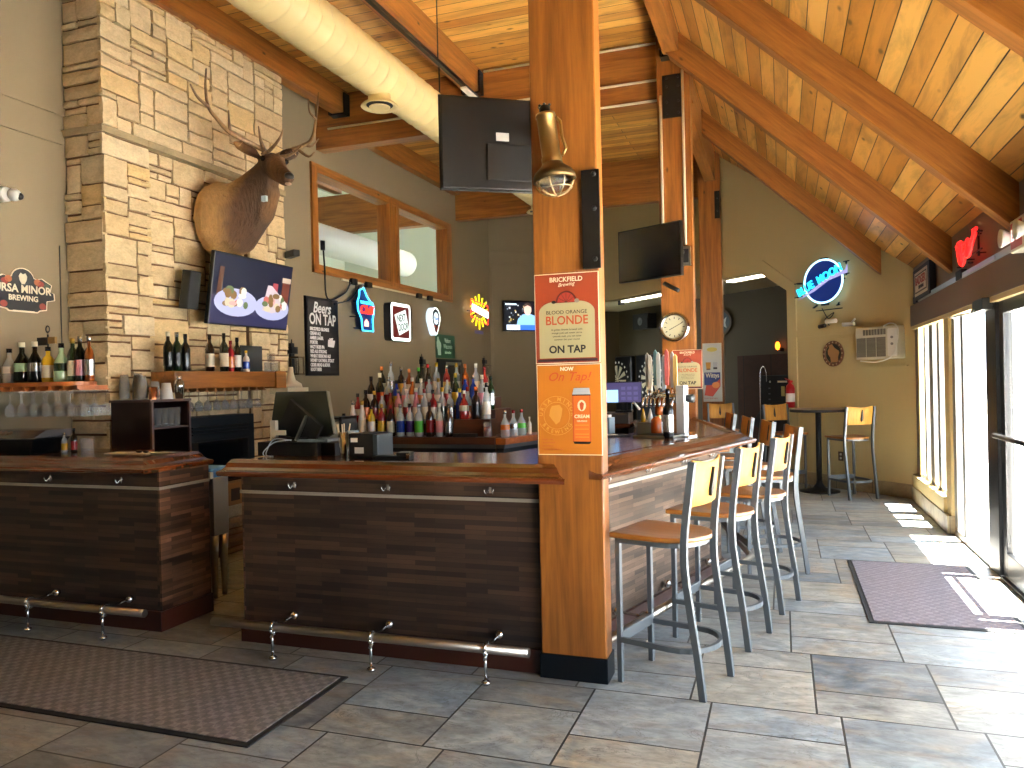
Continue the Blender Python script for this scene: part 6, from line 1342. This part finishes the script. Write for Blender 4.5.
pic('screen', em('pos_purple', '#3a3454', .9), quad(-.17, .17, .1, .29), 0, t); pic('screen_panel', em('pos_blue', '#88b8e8', 1.1), quad(-.17, -.05, .1, .22), -.002, t)
g = G()
for i in range(3):
    for j in range(3): g.box(-.02+i*.06, .02+i*.06, -.003, -.0021, .12+j*.05, .15+j*.05)
g.build('screen_buttons', em('pos_button', '#4a4468', .9), t); g = G(); g.tube([(.1, -.02, .1), (.16, -.05, .03)], .012, 6); g.build('scanner', WHITE, t)
# ------------------------------------------------------------------ alcove things
def alc(name, label, cat, X, z, off=0.):
    """against the alcove back wall, X is the world x of its foot line"""
    k = AD*math.sqrt(2)
    return thing(name, label, cat, (X-.7071*off, (XW-X)+10.25+k-.7071*off, z), rad(-45))
def dart(label, X, z):
    t = alc('dart_board', label, 'dartboard', X, z, .12); t.scale = (1.35, 1, 1.3)
    g = G(); g.box(-.42, .42, -.0, .12, -.75, .42); g.build('cabinet', mat('dart_black', '#0a0b0d', .3), t, bevel=.02)
    g = G()
    for i in range(20):
        a0_, a1_ = 2*PI*i/20, 2*PI*(i+1)/20
        if i % 2: g.prism([(.26*math.sin(a0_), .26*math.cos(a0_)), (.26*math.sin(a1_), .26*math.cos(a1_)), (.02*math.sin(a1_), .02*math.cos(a1_)), (.02*math.sin(a0_), .02*math.cos(a0_))], -.012, -.001, 'xz')
    g.lathe([(.03, .012), (.001, .013)], n=12, M=RX); g.build('pale_segments', mat('dart_cream', '#c9c0a0', .6), t)
    g = G()
    for i in range(20):
        a = 2*PI*(i+.5)/20; g.sphere((.32*math.sin(a), -.004, .32*math.cos(a)), .022, 6, (1, .3, 1))
    g.build('ring_numbers', WHITE, t)
dart('electronic dartboard in black cabinet, left of two in the back room', -3.6, 1.49); dart('electronic dartboard half hidden behind the tap handles in the back room', -2.67, 1.49)
t = alc('loudspeaker', 'small black loudspeaker high in the dim back room', 'speaker', -2.75, 2.78, .3); g = G(); g.box(-.28, .28, 0, .25, -.17, .17); g.build('cabinet', BLACKM, t, bevel=.01); g = G(); g.lathe([(.09, 0), (.05, .0), (.02, .012), (.001, .02)], (0, -.001, 0), 16, RX, cap=False); g.build('cone', mat('speaker_grey', '#55585c', .4), t)
t = alc('fish_sign', 'oval dark sign with a blue and white fish in the back room', 'sign', -1.22, 2.58, .03)
pic('oval_plate', mat('oval_brown', '#3a2c20', .5), ell(0, 0, .5, .3, 36), 0, t, .015); pic('oval_field', mat('oval_teal', '#2c4450', .5), ell(0, 0, .45, .25, 36), -.016, t, .002)
pic('fish', mat('fish_white', '#b8c8cc', .5), [(-.35, 0), (-.2, .1), (.05, .12), (.25, .02), (.36, .09), (.33, -.02), (.36, -.12), (.22, -.05), (0, -.04), (-.2, -.06)], -.019, t, .003); pic('fish_back', mat('fish_blue', '#3a86b8', .5), [(-.3, .03), (-.2, .1), (.05, .12), (.25, .02), (.0, .05)], -.023, t, .002)
t = alc('wall_lamp', 'small glowing orange lamp in the back room by the arch edge', 'lamp', .02, 2.04, .12); g = G(); g.sphere((0, 0, 0), .05, 12, (1, .6, 1.5)); g.build('bulb', em('amber_glow', '#ff7a18', 3.), t); g = G(); g.box(-.03, .03, .03, .12, -.1, -.04); g.build('holder', IRON, t)
t = alc('round_ornament', 'dark red wheel-shaped ornament on the back room wall', 'ornament', -4.0, 2.35, .02); g = G(); g.tube([(.22*math.cos(a), -.01, .22*math.sin(a)) for a in [2*PI*i/24 for i in range(24)]], .018, 6, closed=True)
for i in range(4): a = i*PI/4; g.tube([(-.3*math.cos(a), -.01, -.3*math.sin(a)), (.3*math.cos(a), -.01, .3*math.sin(a))], .012, 6)
g.build('wheel', mat('dark_rust', '#5a2418', .5), t)
for k, (X0, d0, lb) in enumerate(((-2.75, .42, 'long lit ceiling tube in the back room, left of the middle post'), (-.52, .34, 'long lit ceiling tube just inside the arch'))):
    t = thing('ceiling_light', lb, 'ceiling light', (X0+.7071*d0, XW-X0+10.25+.7071*d0, 3.12), rad(-45))
    g = G(); g.box(-.72, .72, -.09, .09, -.05, 0); g.build('housing', WHITE, t); g = G(); g.box(-.7, .7, -.07, .07, -.075, -.05); g.build('diffuser', em('tube_white', '#fff6dc', 5.), t)
    g = G(); g.box(-.85, -.76, -.05, .05, -.12, 0) if k == 0 else g.box(.78, .85, -.05, .05, -.1, 0); g.build('dark_end', BLACKM, t)
t = thing('arcade_cabinet', 'tall black upright machine standing inside the arch', 'cabinet', (-.14, 13.08, 0), rad(-45))
g = G(); g.prism([(-.28, 0), (.42, 0), (.42, 1.52), (-.26, 1.52), (-.3, .95), (-.46, .78), (-.46, .7), (-.28, .62)], 0, .5, 'xz'); g.build('body', BLACKM, t, bevel=.01)
g = G()
for x0, x1 in ((-.08, -.05), (.1, .3), (.33, .39)): g.box(x0, x1, -.004, 0, 1.4, 1.43)
g.build('front_marks', WHITE, t)
g = G()
for i in range(6): g.box(-.1, -.06, -.006, 0, .85+i*.09, .87+i*.09)
g.build('button_row', mat('grey_buttons', '#50545a', .4), t)
t = thing('pole_stand', 'thin chrome pole stand with looped top inside the arch', 'stand', (-.33, 12.72, 0))
g = G(); g.tube([(0, 0, .02), (0, 0, 1.5)]+[(.05-.05*math.cos(a), 0, 1.5+.16*math.sin(a)) for a in [PI*i/8 for i in range(1, 8)]]+[(.1, 0, 1.42)], .009, 8); g.build('pole', CHROME, t); g = G(); g.lathe([(.14, 0), (.13, .015), (.02, .03), (.001, .03)], n=20); g.build('foot', IRON, t)
# ------------------------------------------------------------------ daylight, lamps, camera
w = bpy.data.worlds.new('World'); bpy.context.scene.world = w; w.use_nodes = True
bg = w.node_tree.nodes['Background']; bg.inputs[0].default_value = (.8, .9, 1., 1); bg.inputs[1].default_value = 5.2
def lamp(name, kind, loc, rot, energy, col=(1, 1, 1), **kw):
    l = bpy.data.lights.new(name, kind); l.energy = energy; l.color = col
    for k, v in kw.items(): setattr(l, k, v)
    o = bpy.data.objects.new(name, l); C.objects.link(o); o.location = loc; o.rotation_euler = rot; return o
s = lamp('sun', 'SUN', (8, 6, 20), (0, 0, 0), 70, (1., .94, .84), angle=rad(.6))
d = Vector((-.27, -.0, -1.)).normalized(); s.rotation_euler = d.to_track_quat('-Z', 'Y').to_euler()
def portal(y0, y1, z0, z1):
    l = bpy.data.lights.new('window_portal', 'AREA'); l.shape = 'RECTANGLE'; l.size = y1-y0; l.size_y = z1-z0; l.cycles.is_portal = True
    o = bpy.data.objects.new('window_portal', l); C.objects.link(o); o.location = (XW+.12, (y0+y1)/2, (z0+z1)/2)
    o.rotation_euler = Vector((-1, 0, 0)).to_track_quat('-Z', 'Y').to_euler()
    o.rotation_euler = Matrix(((0, 0, 1), (1, 0, 0), (0, 1, 0))).to_euler()
portal(GY, 5.2, .05, 2.14); portal(5.3, 8.1, .05, 2.1); portal(8.4, 9.9, .3, 2.05)
# camera
F = 770.; RO = .022; YAW = math.atan(270.2/F); PT = -3.06/F
fw = Vector((-math.sin(YAW)*math.cos(PT), math.cos(YAW)*math.cos(PT), math.sin(PT)))
rt = Vector((math.cos(YAW), math.sin(YAW), 0)); up = rt.cross(fw)
r2 = rt*math.cos(RO)-up*math.sin(RO); u2 = rt*math.sin(RO)+up*math.cos(RO)
cam = bpy.data.cameras.new('camera'); co = bpy.data.objects.new('camera', cam); C.objects.link(co)
M = Matrix((r2, u2, -fw)).transposed().to_4x4(); M.translation = (0, 0, 1.52); co.matrix_world = M
cam.sensor_width = 36; cam.lens = F/1024*36; cam.clip_start = .05; cam.clip_end = 500
sc = bpy.context.scene; sc.camera = co
vs = sc.view_settings; vs.view_transform = 'Standard'; vs.look = 'None'; vs.gamma = 1; vs.use_curve_mapping = False; vs.exposure = 1.3
sc.cycles.max_bounces = 10; sc.cycles.diffuse_bounces = 6; sc.cycles.transmission_bounces = 8; sc.cycles.transparent_max_bounces = 8; sc.cycles.glossy_bounces = 4
sc.cycles.use_denoising = True; sc.cycles.sample_clamp_indirect = 8; sc.cycles.caustics_reflective = False; sc.cycles.caustics_refractive = False
